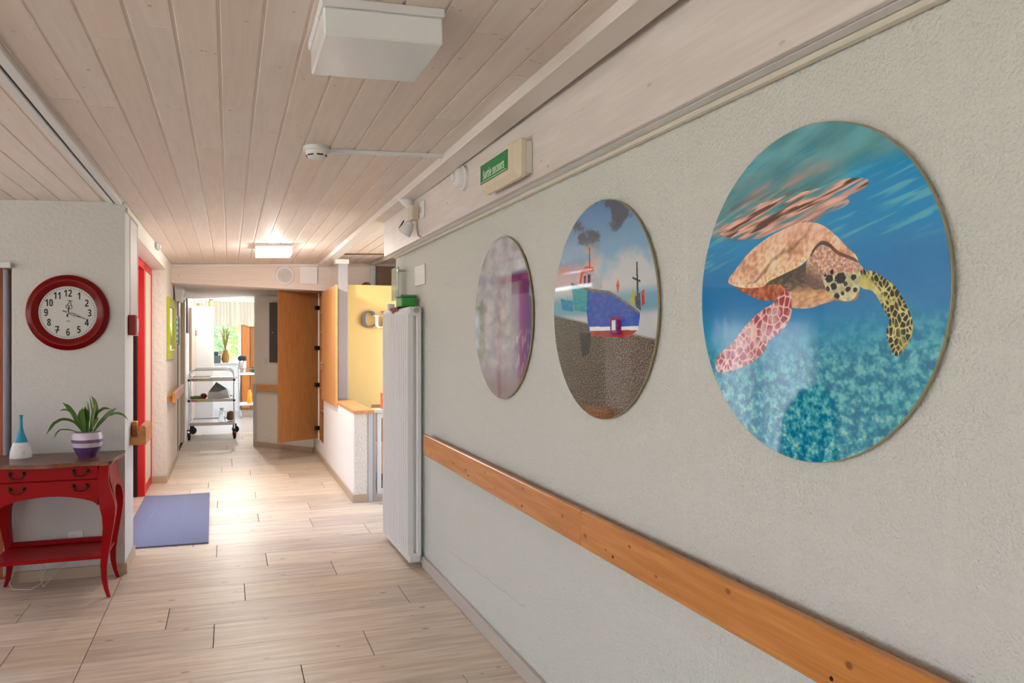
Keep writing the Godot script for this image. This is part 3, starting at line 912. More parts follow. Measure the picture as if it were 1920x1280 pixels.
# ------------------------------------------------------------------ the long right wall and what hangs on it
func _right_wall() -> void:
	var w := begin()
	box(w, Vector3(-0.83, 1.25, -0.125), Vector3(9.66, 2.5, 0.25))
	var wr := struct("wall_right", done(w), M.stucco, R(0, 0))
	# a hairline crack low on the wall
	var cr: Array = []
	for i in 26:
		var t := i / 25.0
		cr.append(Vector3(lerpf(-4.25, -3.1, t), lerpf(0.247, 0.30, t) + 0.004 * sin(i * 2.3) + 0.003 * sin(i * 5.1), 0.0006))
	mk("crack", tub(cr, 0.0006, 5), mat(Color(0.60, 0.59, 0.55), 0.9), wr)
	# whitewashed fascia under the ceiling beam
	var f := begin()
	box(f, Vector3(-1.32, 2.25, 0.086), Vector3(8.64, 0.345, 0.02), 0.002)
	box(f, Vector3(-5.635, 2.25, 0.04), Vector3(0.012, 0.345, 0.075), 0.001)
	struct("trim_1", done(f), M.fascia, R(0, 0), "whitewashed fascia board above the pictures")
	struct("trim_2", bx(Vector3(8.6, 0.03, 0.036), 0.003), M.white, R(0, 0) * Transform3D(Basis(), Vector3(-1.32, 2.092, 0.054)), "white strip under the fascia")
	struct("trim_3", bx(Vector3(8.6, 0.034, 0.03), 0.006), M.cream_gloss, R(0, 0) * Transform3D(Basis(), Vector3(-1.32, 2.084, 0.018)), "cream cable duct along the top of the stucco wall")
	# ceiling beam and the post under its far end
	var bm := begin()
	span(bm, 1.0, 1.105, 2.33, 2.40, -3.2, 9.26, 0.003)
	struct("trim_4", done(bm), mat(Color(0.90, 0.875, 0.85), 0.45), Transform3D(), "white ceiling beam along the corridor")
	var p := begin()
	span(p, 1.112, 1.215, 0.83, 2.33, 8.31, 8.41, 0.004)
	var pil := struct("pillar", done(p), mat(Color(0.66, 0.65, 0.67), 0.5), Transform3D(), "grey post standing on the low wall")
	mk("cap", spanm(1.08, 1.225, 2.285, 2.335, 8.29, 8.43, 0.004), M.cream_gloss, pil)
	var bb := begin()
	box(bb, Vector3(-0.9, 0.035, 0.011), Vector3(7.8, 0.07, 0.022), 0.003)
	struct("baseboard_right", done(bb), M.grey_base, R(0, 0))
	# low white wall with its wooden cap
	var hw := begin()
	span(hw, 1.07, 1.235, 0, 0.80, 6.95, 8.3)
	span(hw, 1.07, 1.235, 0, 0.762, 8.3, 9.3)
	span(hw, 1.07, 1.235, 0, 0.222, 9.3, 9.8)
	span(hw, 1.07, 1.25, 0, 2.3, 9.8, 10.26)
	var half := struct("wall_low", done(hw), M.white_wall)
	mk("stucco_end", spanm(1.072, 1.192, 0.0, 0.80, 6.932, 6.952), M.rough_stucco, half)
	struct("trim_5", spanm(1.195, 1.237, 0, 0.80, 6.925, 6.965, 0.003), M.light_grey, Transform3D(), "white corner strip at the end of the low wall")
	struct("trim_6", spanm(1.240, 1.268, 0, 0.80, 6.935, 6.975, 0.003), M.grey_trim, Transform3D(), "grey gate post at the end of the low wall")
	swap_uv = true
	struct("trim_7", spanm(1.062, 1.25, 0.80, 0.83, 6.9, 8.3, 0.004), M.beech_light, Transform3D(), "wooden cap on the low wall")
	swap_uv = false
	struct("trim_8", spanm(1.252, 2.4, 0.80, 0.83, 6.92, 7.12, 0.004), M.cream_gloss, Transform3D(), "pale ledge over the white gate")
	var bl := begin()
	span(bl, 1.053, 1.07, 0, 0.07, 6.93, 10.24, 0.002)
	span(bl, 1.053, 1.194, 0, 0.07, 6.913, 6.932, 0.002)
	struct("baseboard_low", done(bl), M.tile_base)
	_pictures()
	_handrail()
	_radiator()
	_exit_sign()
	# fittings on the fascia
	var xf := R(3.66, 2.262, 0.096) * Transform3D(Basis(Vector3.RIGHT, PI / 2), Vector3.ZERO)
	var d := thing("heat_detector", "round white detector on the whitewashed fascia, beside the green exit sign", "detector", xf)
	mk("base", lat([Vector2(0, 0), Vector2(0.062, 0), Vector2(0.062, 0.016), Vector2(0.056, 0.022), Vector2(0, 0.022)], 40), M.white, d)
	mk("dome", lat([Vector2(0.049, 0.022), Vector2(0.047, 0.042), Vector2(0.036, 0.054), Vector2(0.024, 0.058), Vector2(0.022, 0.066), Vector2(0, 0.068)], 40), M.white, d)
	var s := thing("emergency_spotlight", "small white twin spotlight on the far end of the fascia", "spotlight", R(4.72, 2.24, 0.096))
	mk("housing", bx(Vector3(0.10, 0.085, 0.05), 0.006, Vector3(0.10, 0, 0.026)), M.beige_trim, s)
	for k: float in [-1.0, 1.0]:
		var head := mk("lamp_head", lat([Vector2(0, -0.05), Vector2(0.022, -0.045), Vector2(0.036, -0.01), Vector2(0.044, 0.03), Vector2(0.042, 0.04), Vector2(0.03, 0.042), Vector2(0, 0.04)], 28), M.white, s, Transform3D(Basis(Vector3(0, 0, 1), 0.25 if k > 0 else PI - 0.3) * Basis(Vector3.RIGHT, 0.5), Vector3(0.03, k * 0.085, 0.05)))
		if k < 0:
			mk("slot", bx(Vector3(0.008, 0.06, 0.008), 0.002, Vector3(0.012, 0.0, 0.04)), M.black, head)
	mk("mounting_plate", bx(Vector3(0.09, 0.10, 0.012), 0.004, Vector3(0.235, 0.0, 0.006)), M.white, s)
	mk("switch_slot", bx(Vector3(0.02, 0.035, 0.006), 0.001, Vector3(0.225, 0.0, 0.013)), M.grey_trim, s)
	mk("cable", tub([Vector3(0.11, -0.04, 0.012), Vector3(0.115, -0.10, 0.008), Vector3(0.14, -0.145, 0.006), Vector3(0.2, -0.158, 0.006)], 0.005, 6), M.grey_trim, s)
	# blank cover on the stucco above the radiator
	one("blank_cover", bx(Vector3(0.26, 0.135, 0.008), 0.003), mat(Color(0.84, 0.84, 0.82), 0.6), "blank pale cover plate on the stucco above the radiator", "cover plate", R(4.92, 1.885, 0.004))
	var g := thing("glass_plate", "small greenish glass plate held off the wall above the radiator", "glass plate", R(5.42, 1.86, 0.06))
	mk("pane", bx(Vector3(0.22, 0.235, 0.008), 0.001), M.green_glass, g)
	mk("standoff", tub([Vector3(0.095, 0.09, -0.06), Vector3(0.095, 0.09, 0.006)], 0.008, 10), M.steel, g)
	mk("standoff", tub([Vector3(0.095, -0.09, -0.06), Vector3(0.095, -0.09, 0.006)], 0.008, 10), M.steel, g)

func _pictures() -> void:
	var who := [
		[1.42, 1.557, "sea turtle", "large round glass picture of a sea turtle in blue water", turtle_print()],
		[2.39, 1.559, "boat", "round glass picture of a blue fishing boat on a pebble beach", boat_print()],
		[3.365, 1.560, "pale", "round glass picture in pale greys and lilac, nearest to the radiator", pale_print()]]
	for w in who:
		var o := thing("round_picture", w[3], "picture", R(w[0], w[1], 0.0), "round pictures on the stucco wall")
		var r := 0.376
		var st := begin()
		lathe(st, [Vector2(0, 0.008), Vector2(r - 0.001, 0.008), Vector2(r, 0.009), Vector2(r, 0.0145), Vector2(r - 0.001, 0.0155), Vector2(0, 0.0155)], 96, Vector3.ZERO, Transform3D(Basis(Vector3.RIGHT, PI / 2), Vector3.ZERO))
		mk("backing", done(st), M.acrylic, o)
		st = begin()
		st.set_smooth_group(-1)
		var ring := ring_pts(0, 0, r - 0.0015, r - 0.0015, 96)
		for i in 96:
			var a := ring[i]
			var b := ring[(i + 1) % 96]
			for q: Vector2 in [Vector2.ZERO, b, a]:
				st.set_uv(Vector2(0.5 + q.x / 0.752, 0.5 - q.y / 0.752))
				st.add_vertex(Vector3(q.x, q.y, 0.0159))
		var m := mat(Color.WHITE, 0.035)
		m.albedo_texture = w[4]
		m.metallic_specular = 0.75
		mk("print", done(st), m, o)
		for k: float in [-1.0, 1.0]:
			mk("spacer", bx(Vector3(0.05, 0.05, 0.009), 0.001, Vector3(k * 0.2, 0.1, 0.0045)), M.black, o)

func _handrail() -> void:
	var o := thing("handrail", "long pine handrail board along the stucco wall", "handrail", R(0, 0))
	# two boards end to end, the joint near the middle of the picture; the far one runs a little higher
	for seg: Array in [[4.62, 2.445, 0.814, 0.796], [2.442, -2.2, 0.796, 0.772]]:
		uvo = Vector2(rng.randf(), 0.15)
		var z0: float = seg[0]
		var z1: float = seg[1]
		var y0: float = seg[2]
		var y1: float = seg[3]
		var st := begin()
		box(st, Vector3.ZERO, Vector3(z0 - z1, 0.125, 0.026), 0.004)
		var a := Vector3(-z0, y0, 0.048)
		var b := Vector3(-z1, y1, 0.048)
		mk("board", done(st), M.pine, o, Transform3D(Basis(Vector3(0, 0, 1), atan2(y1 - y0, z0 - z1)), (a + b) / 2))
		var n := 3 if z1 > 0 else 5
		for i in n:
			var t := (i + 0.25) / n
			mk("screw", lat([Vector2(0, 0), Vector2(0.005, 0), Vector2(0.005, 0.0015), Vector2(0, 0.002)], 10), M.dark_gap, o, Transform3D(Basis(Vector3.RIGHT, PI / 2), a.lerp(b, t) + Vector3(0, -0.035, 0.0125)))
	uvo = Vector2.ZERO
	mk("batten", bx(Vector3(6.7, 0.07, 0.035), 0.003), M.pine, o, Transform3D(Basis(Vector3(0, 0, 1), -0.0062), Vector3(-1.2, 0.79, 0.0175)))

func _radiator() -> void:
	var o := thing("radiator", "tall white column radiator at the end of the stucco wall", "radiator", R(5.2, 0, 0))
	var n := 13
	var wd := 0.8
	var col: Array[ArrayMesh] = []
	for row in 2:
		col.append(bx(Vector3([0.027, 0.036][row], 1.60, [0.05, 0.034][row]), 0.007, Vector3(0, 0.855, 0)))
	for row in 2:
		for i in n:
			var x := wd / 2 - wd / n * (i + 0.5)
			var z := 0.094 if row == 0 else 0.038
			mk("column", col[row], M.white, o, Transform3D(Basis(), Vector3(x, 0, z)))
	for y: float in [0.062, 1.645]:
		mk("header", bx(Vector3(wd, 0.058, 0.088), 0.012), M.white, o, Transform3D(Basis(), Vector3(0, y, 0.068)))
	mk("plug", lat([Vector2(0, 0), Vector2(0.018, 0), Vector2(0.018, 0.006), Vector2(0.008, 0.006), Vector2(0.008, 0.002), Vector2(0, 0.002)], 18), M.grey_trim, o, Transform3D(Basis(Vector3(0, 0, 1), -PI / 2), Vector3(wd / 2, 1.65, 0.06)))
	for y: float in [0.35, 1.5]:
		mk("bracket", bx(Vector3(0.03, 0.04, 0.024), 0.003), M.grey_trim, o, Transform3D(Basis(), Vector3(0.3, y, 0.012)))
	# on top of it
	var g := thing("green_box", "small green and clear plastic box on top of the radiator", "box", R(5.02, 1.676, 0.075))
	mk("tray", bx(Vector3(0.16, 0.062, 0.10), 0.006, Vector3(0, 0.036, 0)), mat(Color(0.22, 0.62, 0.26), 0.35), g)
	mk("lid", bx(Vector3(0.17, 0.014, 0.11), 0.004, Vector3(0, 0.074, 0)), mat(Color(0.35, 0.52, 0.42), 0.3), g)
	var c := begin()
	for k in 6:
		var x := -0.12 + k * 0.04
		quad(c, Vector3(x, 0.002 + 0.003 * (k % 2), -0.02), Vector3(x + 0.04, 0.002 + 0.003 * ((k + 1) % 2), -0.02), Vector3(x + 0.04, 0.002 + 0.003 * ((k + 1) % 2), 0.045), Vector3(x, 0.002 + 0.003 * (k % 2), 0.045), Vector3.UP)
		quad(c, Vector3(x, 0.002 + 0.003 * (k % 2), 0.045), Vector3(x + 0.04, 0.002 + 0.003 * ((k + 1) % 2), 0.045), Vector3(x + 0.04, -0.028 + 0.012 * sin(k * 1.7 + 1.7), 0.05), Vector3(x, -0.028 + 0.012 * sin(k * 1.7), 0.05), Vector3(0, 0, 1))
	one("red_cloth", done(c), mat(Color(0.47, 0.20, 0.20), 0.9), "dull red cloth folded over the top edge of the radiator", "cloth", R(5.2, 1.679, 0.073))
	var pc := begin()
	box(pc, Vector3.ZERO, Vector3(0.05, 0.045, 0.05), 0.004)
	one("white_holder", done(pc), M.white, "small white holder on the far end of the radiator top", "holder", R(5.52, 1.70, 0.07))

func _exit_sign() -> void:
	var o := thing("exit_sign", "yellowed exit light with a green label on the fascia", "exit sign", R(3.0, 2.17, 0.096))
	mk("base", bx(Vector3(0.41, 0.125, 0.03), 0.004, Vector3(0.01, 0, 0.015)), M.cream_gloss, o)
	var st := begin()
	var outer := round_rect(0.43, 0.155, 0.02)
	var inner := round_rect(0.38, 0.115, 0.012)
	var n := outer.size()
	prism(st, outer, 0.03, 0.048)
	st.set_smooth_group(-1)
	for i in n:
		var a := outer[i]
		var b := outer[(i + 1) % n]
		var c := inner[(i + 1) % n]
		var d := inner[i]
		quad(st, Vector3(a.x, a.y, 0.048), Vector3(b.x, b.y, 0.048), Vector3(c.x, c.y, 0.075), Vector3(d.x, d.y, 0.075), Vector3((a + b).x, (a + b).y, 0.2))
	for i in range(1, n - 1):
		tri(st, Vector3(inner[0].x, inner[0].y, 0.075), Vector3(inner[i].x, inner[i].y, 0.075), Vector3(inner[i + 1].x, inner[i + 1].y, 0.075), Vector3(0, 0, 1))
	mk("cover", done(st), mat(Color(0.88, 0.83, 0.73), 0.3), o)
	var lab := mk("label_panel", bx(Vector3(0.33, 0.082, 0.002), 0.0005, Vector3(-0.03, 0.004, 0.0762)), mat(Color(0.06, 0.52, 0.28), 0.4), o)
	var lm := mat(Color(0.80, 0.90, 0.80), 0.5)
	mk("lettering", words("Sortie secours", 0.032, 0.001, false, true), lm, lab, Transform3D(Basis().scaled(Vector3(0.86, 1.15, 1)), Vector3(-0.03, -0.004, 0.0776)))
	mk("line", bx(Vector3(0.31, 0.003, 0.001), 0.0, Vector3(-0.03, -0.031, 0.0776)), lm, lab)


# ------------------------------------------------------------------ left side: blinds, entrance, corridor wall
func _left_side() -> void:
	# window beside the clock wall, behind vertical blinds
	var win := Node3D.new()
	win.name = "window_1"
	win.set_meta("kind", "structure")
	add_child(win, true)
	var f := begin()
	swap_uv = true
	span(f, -1.42, -1.262, 0, 1.9, 5.36, 5.44, 0.004)
	span(f, -2.5, -2.44, 0, 1.9, 5.36, 5.44, 0.004)
	span(f, -1.90, -1.82, 0, 1.9, 5.36, 5.44, 0.004)
	mk("frame", done(f), M.orange_wood, win)
	mk("jamb", spanm(-1.264, -1.2412, 0, 1.918, 5.30, 5.46), mat(Color(0.33, 0.17, 0.07), 0.5), win)
	swap_uv = false
	f = begin()
	span(f, -2.44, -1.42, 1.82, 1.9, 5.36, 5.44, 0.004)
	span(f, -2.44, -1.42, 0, 0.12, 5.36, 5.44, 0.004)
	mk("frame", done(f), M.orange_wood, win)
	mk("pane", spanm(-2.44, -1.90, 0.12, 1.82, 5.395, 5.401), M.glass, win)
	mk("pane", spanm(-1.82, -1.42, 0.12, 1.82, 5.395, 5.401), M.glass, win)
	var b := thing("vertical_blind", "white vertical blind at the left edge, beside the red console table", "blind", P3(0, 0, 0))
	mk("head_rail", spanm(-2.5, -1.236, 1.888, 1.921, 5.20, 5.252, 0.003), M.white, b)
	for i in 15:
		var x := -1.278 - i * 0.082
		mk("slat", bx(Vector3(0.093, 1.84, 0.0016)), mat_blind(), b, Transform3D(Basis(Vector3.UP, deg_to_rad(68.5 + 1.5 * sin(i * 2.1) if i > 0 else 83.0)), P(x, 0.965, 5.29)))
	# a dark easy chair in front of the blind, seen only as a shape in the glass pictures
	var ch := thing("easy_chair", "dark easy chair in front of the white vertical blind", "chair", T(-1.80, 0, 4.72, PI))
	mk("seat", bx(Vector3(0.54, 0.16, 0.5), 0.03, Vector3(0, 0.34, 0.22)), M.rubber, ch)
	mk("backrest", pris(PackedVector2Array([Vector2(-0.27, 0.4), Vector2(0.27, 0.4), Vector2(0.25, 0.95), Vector2(0.13, 1.12), Vector2(-0.05, 1.08), Vector2(-0.2, 0.9)]), -0.06, 0.0), M.rubber, ch)
	for sx: float in [-1.0, 1.0]:
		mk("armrest", bx(Vector3(0.05, 0.04, 0.42), 0.01, Vector3(sx * 0.28, 0.60, 0.2)), M.rubber, ch)
		for sz: float in [-1.0, 1.0]:
			mk("leg", bx(Vector3(0.04, 0.26, 0.04), 0.003, Vector3(sx * 0.24, 0.13, 0.22 + sz * 0.2)), M.walnut, ch)
	# panel strip on the wall end, corner trims
	struct("trim_9", spanm(-0.66, -0.616, 1.49, 2.262, 5.49, 5.885, 0.003), M.grey_trim, Transform3D(), "grey panel on the wall end beside the entrance")
	struct("trim_10", spanm(-0.66, -0.612, 1.49, 2.275, 5.885, 5.903, 0.002), M.white, Transform3D(), "thin white edge strip of the entrance")
	struct("trim_11", spanm(-0.622, -0.606, 2.262, 2.29, 5.27, 5.89, 0.003), M.beige_trim, Transform3D(), "small cap over the grey panel")
	# ceiling track for a partition curtain
	var tr := thing("ceiling_track", "white ceiling track with a dark slot, ending at the clock wall", "ceiling track", C(0, 0, 0))
	mk("rail", bx(Vector3(0.034, 0.022, 6.2), 0.002, Vector3(-0.650, -0.011, -2.12)), M.white, tr)
	mk("rail", bx(Vector3(0.030, 0.022, 6.2), 0.002, Vector3(-0.694, -0.011, -2.12)), M.white, tr)
	mk("slot", bx(Vector3(0.014, 0.012, 6.2), 0.0, Vector3(-0.672, -0.006, -2.12)), M.black, tr)
	# entrance: red mullion, header, side light, door
	var d := Node3D.new()
	d.name = "door_1"
	d.set_meta("kind", "structure")
	d.set_meta("label", "red glazed entrance door with a side light")
	add_child(d, true)
	mk("post", spanm(-0.818, -0.752, 0, 2.2, 7.80, 7.87, 0.004), M.door_red, d)
	mk("header", spanm(-0.818, -0.752, 2.12, 2.192, 5.68, 8.5, 0.003), M.door_red, d)
	mk("stile", spanm(-0.818, -0.752, 0, 2.13, 8.462, 8.50, 0.003), M.door_red, d)
	mk("bottom_rail", spanm(-0.812, -0.757, 0, 0.09, 7.87, 8.462, 0.003), M.door_red, d)
	mk("side_panel", spanm(-0.790, -0.760, 0.09, 2.12, 7.87, 8.462), M.beige_trim, d)
	mk("gasket", spanm(-0.851, -0.818, 0, 2.12, 7.79, 7.83, 0.002), M.black, d)
	var leaf := mk("door_leaf", spanm(-0.90, -0.855, 0.01, 2.11, 7.68, 7.79, 0.003), M.door_red, d)
	mk("stile", spanm(-0.90, -0.855, 0.01, 2.11, 5.70, 5.82, 0.003), M.door_red, leaf)
	mk("rail", spanm(-0.90, -0.855, 0.01, 0.2, 5.82, 7.68, 0.003), M.door_red, leaf)
	mk("rail", spanm(-0.90, -0.855, 2.0, 2.11, 5.82, 7.68, 0.003), M.door_red, leaf)
	mk("pane", spanm(-0.88, -0.874, 0.2, 2.0, 5.82, 7.68), M.glass, leaf)
	# door mat
	var mp := PackedVector2Array([Vector2(-0.745, 5.855), Vector2(-0.142, 5.845), Vector2(-0.178, 7.765), Vector2(-0.55, 7.74), Vector2(-0.745, 7.78)])
	var dm := thing("doormat", "blue-grey doormat on the floor in front of the red entrance", "doormat")
	mk("carpet", slab(mp, 0.001, 0.012), M.mat_blue, dm)
	# brown door further along, with its trims
	var d2 := Node3D.new()
	d2.name = "door_2"
	d2.set_meta("kind", "structure")
	add_child(d2, true)
	mk("door_leaf", spanm(-0.70, -0.66, 0, 2.05, 10.42, 11.82, 0.003), mat(Color(0.60, 0.51, 0.43), 0.5), d2)
	mk("jamb", spanm(-0.66, -0.612, 0, 2.07, 10.345, 10.38, 0.002), mat(Color(0.45, 0.31, 0.20), 0.5), d2)
	mk("jamb", spanm(-0.66, -0.606, 0, 2.08, 10.38, 10.43, 0.002), M.beige_trim, d2)
	mk("jamb", spanm(-0.66, -0.606, 0, 2.08, 11.80, 11.88, 0.002), M.beige_trim, d2)
	mk("lintel", spanm(-0.66, -0.606, 2.04, 2.085, 10.38, 11.88, 0.002), M.cream_gloss, d2)
	mk("jamb", spanm(-0.625, -0.60, 0, 2.1, 11.92, 12.0, 0.002), M.white, d2)
	# short handrail by the entrance and the one beyond it
	var hp := PackedVector2Array([Vector2(0, -0.05), Vector2(0.098, -0.05), Vector2(0.098, 0.062), Vector2(0.09, 0.074), Vector2(0.076, 0.078), Vector2(0.063, 0.074), Vector2(0.056, 0.062), Vector2(0.056, 0.0), Vector2(0, 0.0)])
	var h := thing("handrail", "short pine handrail with an L-shaped end beside the entrance", "handrail", T(-0.62, 0.822, 5.48), "")
	mk("rail", pris(hp, -0.36, 0), M.pine, h)
	mk("wall_block", bx(Vector3(0.03, 0.10, 0.09), 0.004, Vector3(0.02, 0.045, -0.12)), M.pine, h)
	var h2 := thing("handrail", "pine handrail on the left corridor wall under the green frame", "handrail", T(-0.62, 0.85, 8.62))
	mk("rail", bx(Vector3(0.028, 0.11, 1.68), 0.005, Vector3(0.066, 0.012, -0.84)), M.pine, h2)
	mk("batten", bx(Vector3(0.054, 0.06, 1.6), 0.003, Vector3(0.027, 0.0, -0.84)), M.pine, h2)
	# lime green frame, strip of pictograms, wall lamp, little door chime
	var g := thing("picture_frame", "tall lime green frame on the left corridor wall", "picture frame", L(-0.62, 1.588, 9.06))
	for sx: float in [-1.0, 1.0]:
		mk("frame_side", bx(Vector3(0.13, 0.66, 0.025), 0.003, Vector3(sx * 0.40, 0, 0.013)), M.frame_green, g)
		mk("frame_side", bx(Vector3(0.67, 0.10, 0.025), 0.003, Vector3(0, sx * 0.28, 0.013)), M.frame_green, g)
	mk("mirror", bx(Vector3(0.67, 0.46, 0.01), 0.0, Vector3(0, 0, 0.008)), mat(Color(0.92, 0.93, 0.92), 0.03, 1.0), g)
	var ps := thing("pictogram_strip", "narrow pale green strip with five dark square pictograms", "sign", L(-0.62, 1.585, 9.98))
	mk("strip", bx(Vector3(0.50, 0.34, 0.02), 0.002, Vector3(0, 0, 0.01)), mat(Color(0.74, 0.83, 0.76), 0.5), ps)
	mk("edge", bx(Vector3(0.02, 0.35, 0.03), 0.002, Vector3(0.255, 0, 0.015)), mat(Color(0.13, 0.28, 0.22), 0.5), ps)
	for k in 5:
		mk("pictogram", bx(Vector3(0.2, 0.034, 0.003), 0.0, Vector3(0.0, 0.13 - k * 0.066, 0.021)), mat(Color(0.13, 0.25, 0.22) if k else Color(0.3, 0.5, 0.42), 0.5), ps)
	var sc := thing("wall_lamp", "grey trapezoid wall lamp above the brown door", "wall lamp", T(-0.62, 2.0, 9.62))
	mk("shade", pris(PackedVector2Array([Vector2(0.004, 0.11), Vector2(0.115, 0.11), Vector2(0.085, -0.08), Vector2(0.03, -0.08)]), -0.26, 0.0), M.light_grey, sc)
	mk("shade_edge", pris(PackedVector2Array([Vector2(0.10, 0.05), Vector2(0.118, 0.05), Vector2(0.09, -0.09), Vector2(0.07, -0.09)]), -0.27, -0.01), M.white, sc)
	mk("outline", tub([Vector3(0.004, -0.08, -0.012), Vector3(0.004, 0.115, -0.012), Vector3(0.118, 0.115, -0.012)], 0.005, 6), M.black, sc)
	var cm := thing("door_chime", "small grey and white box high above the red entrance", "chime", L(-0.62, 2.29, 7.35))
	mk("body", bx(Vector3(0.20, 0.05, 0.03), 0.008, Vector3(0, 0, 0.015)), M.light_grey, cm)
	mk("button", bx(Vector3(0.07, 0.032, 0.012), 0.004, Vector3(0.02, 0.0, 0.034)), M.white, cm)
	# wall call point in red
	var cp := thing("call_point", "red fire alarm call point on the wall end beside the entrance", "alarm", L(-0.617, 1.556, 5.44))
	mk("box", bx(Vector3(0.11, 0.13, 0.045), 0.004, Vector3(0, 0, 0.0225)), mat(Color(0.62, 0.02, 0.02), 0.4), cp)
	mk("window_panel", bx(Vector3(0.085, 0.085, 0.008), 0.002, Vector3(0, 0, 0.048)), M.light_grey, cp)

func P3(x: float, y: float, z: float) -> Transform3D:
	return Transform3D(Basis(), Vector3(x, y, z))

func mat_blind() -> StandardMaterial3D:
	if not M.has("blind"):
		M.blind = mat(Color(0.94, 0.945, 0.96), 0.7)
		M.blind.backlight_enabled = true
		M.blind.backlight = Color(0.82, 0.84, 0.88)
	return M.blind


# ------------------------------------------------------------------ far end of the corridor
func _far_end() -> void:
	# lower ceiling beyond the cross beam, ending at the slanting wall
	var so := begin()
	var y := func(x: float) -> float: return 2.108 - 0.0345 * (x + 0.586)
	var pts := [Vector2(-0.87, 9.28), Vector2(1.235, 9.28), Vector2(1.235, 9.98), Vector2(-0.87, 12.63)]
	for top: float in [0.0, 0.45]:
		quad(so, P(pts[0].x, y.call(pts[0].x) + top, pts[0].y), P(pts[1].x, y.call(pts[1].x) + top, pts[1].y), P(pts[2].x, y.call(pts[2].x) + top, pts[2].y), P(pts[3].x, y.call(pts[3].x) + top, pts[3].y), Vector3.UP if top > 0 else Vector3.DOWN)
	for i in 4:
		var a: Vector2 = pts[i]
		var b: Vector2 = pts[(i + 1) % 4]
		var mid := (a + b) / 2 - Vector2(0.2, 10.5)
		quad(so, P(a.x, y.call(a.x), a.y), P(b.x, y.call(b.x), b.y), P(b.x, y.call(b.x) + 0.45, b.y), P(a.x, y.call(a.x) + 0.45, a.y), Vector3(mid.x, 0, -mid.y))
	struct("ceiling_low", done(so), M.fascia)
	# cross beam: whitewashed board from the low ceiling up to the planks
	so = begin()
	var o0 := P(-0.62, 2.108, 9.25)
	var bp := PackedVector2Array([Vector2(-0.62, y.call(-0.62)), Vector2(1.235, y.call(1.235)), Vector2(1.235, 2.02), Vector2(2.4, 2.02), Vector2(2.4, 2.44), Vector2(-0.62, 2.34)])
	prism(so, bp, -9.285, -9.25)
	struct("trim_12", done(so), mat_beam(), Transform3D(), "whitewashed cross beam at the end of the plank ceiling")
	struct("trim_13", bx(Vector3(1.62, 0.03, 0.02), 0.002, Vector3(0.19, -0.02, 0)), M.fascia, C(0, 0, 9.24), "pale batten along the top of the cross beam")
	struct("trim_14", spanm(1.62, 1.675, 2.0, 2.37, 9.2, 9.25, 0.003), M.light_grey, Transform3D(), "pale upright on the cross beam above the yellow partition")
	struct("trim_15", spanm(1.70, 2.4, 2.0, 2.36, 9.22, 9.25, 0.003), mat(Color(0.52, 0.40, 0.31), 0.5), Transform3D(), "brown board above the yellow partition")
	struct("trim_16", bx(Vector3(0.05, 0.03, 3.45), 0.003, Vector3(1.655, -0.016, 1.72)), M.cream_gloss, C(0, 0, 9.2), "pale lath along the ceiling of the stair hall")
	struct("trim_17", bx(Vector3(0.5, 0.012, 0.03), 0.002, Vector3(1.37, -0.006, 0)), mat(Color(0.42, 0.28, 0.19), 0.6), C(0, 0, 8.15), "thin brown lath across the ceiling of the stair hall")
	# round loudspeaker and square plate on the cross beam
	var sp := thing("loudspeaker", "round white loudspeaker on the cross beam", "loudspeaker", P3(0.616, 2.222, -9.25) * Transform3D(Basis(Vector3.RIGHT, PI / 2), Vector3.ZERO))
	mk("rim", lat([Vector2(0, 0), Vector2(0.108, 0), Vector2(0.108, 0.015), Vector2(0.098, 0.025), Vector2(0.09, 0.02), Vector2(0, 0.018)], 48), M.white, sp)
	mk("grille", lat([Vector2(0.0, 0.018), Vector2(0.088, 0.0185), Vector2(0.07, 0.024), Vector2(0.045, 0.024), Vector2(0.04, 0.02), Vector2(0, 0.02)], 40), M.light_grey, sp)
	one("square_plate", bx(Vector3(0.205, 0.205, 0.025), 0.004), M.white, "square white plate on the cross beam, beside the round loudspeaker", "wall plate", P3(0.888, 2.23, -9.238))
	# slanting stucco wall with the opening to the kitchen
	var w := begin()
	box(w, Vector3(-0.577, 1.2, -0.09), Vector3(1.154, 2.4, 0.18))
	box(w, Vector3(-1.95, 2.35, -0.09), Vector3(1.6, 0.5, 0.18))
	struct("wall_slanting", done(w), M.rough_stucco, A(0, 0))
	struct("baseboard_slanting", bx(Vector3(1.15, 0.065, 0.014), 0.002, Vector3(-0.577, 0.033, 0.007)), M.tile_base, A(0, 0))
	struct("trim_18", bx(Vector3(0.02, 0.86, 0.20), 0.003, Vector3(-1.162, 0.43, -0.09)), M.light_grey, A(0, 0), "grey corner guard at the kitchen opening")
	struct("trim_19", bx(Vector3(0.06, 0.86, 0.012), 0.003, Vector3(-1.135, 0.43, 0.006)), M.light_grey, A(0, 0), "grey face of the corner guard")
	one("slate_panel", bx(Vector3(0.18, 0.81, 0.03), 0.003), mat(Color(0.34, 0.32, 0.31), 0.6), "narrow dark slate panel on the slanting stucco wall", "panel", A(0.728, 1.572, 0.017))
	mk("fixing", lat([Vector2(0, 0), Vector2(0.008, 0), Vector2(0.006, 0.004), Vector2(0, 0.005)], 12), M.white, get_node("slate_panel"), Transform3D(Basis(Vector3.RIGHT, PI / 2), Vector3(-0.02, 0.0, 0.015)))
	var sw := thing("light_switch", "white double light switch on the slanting stucco wall", "switch", A(0.895, 1.187))
	mk("plate", bx(Vector3(0.085, 0.085, 0.01), 0.003, Vector3(0, 0, 0.005)), M.white, sw)
	for k: float in [-1.0, 1.0]:
		mk("rocker", bx(Vector3(0.03, 0.05, 0.008), 0.002, Vector3(k * 0.018, 0, 0.012)), M.white_gloss, sw)
	var hr := thing("handrail", "short light pine handrail on the slanting stucco wall", "handrail", A(0.78, 0.818))
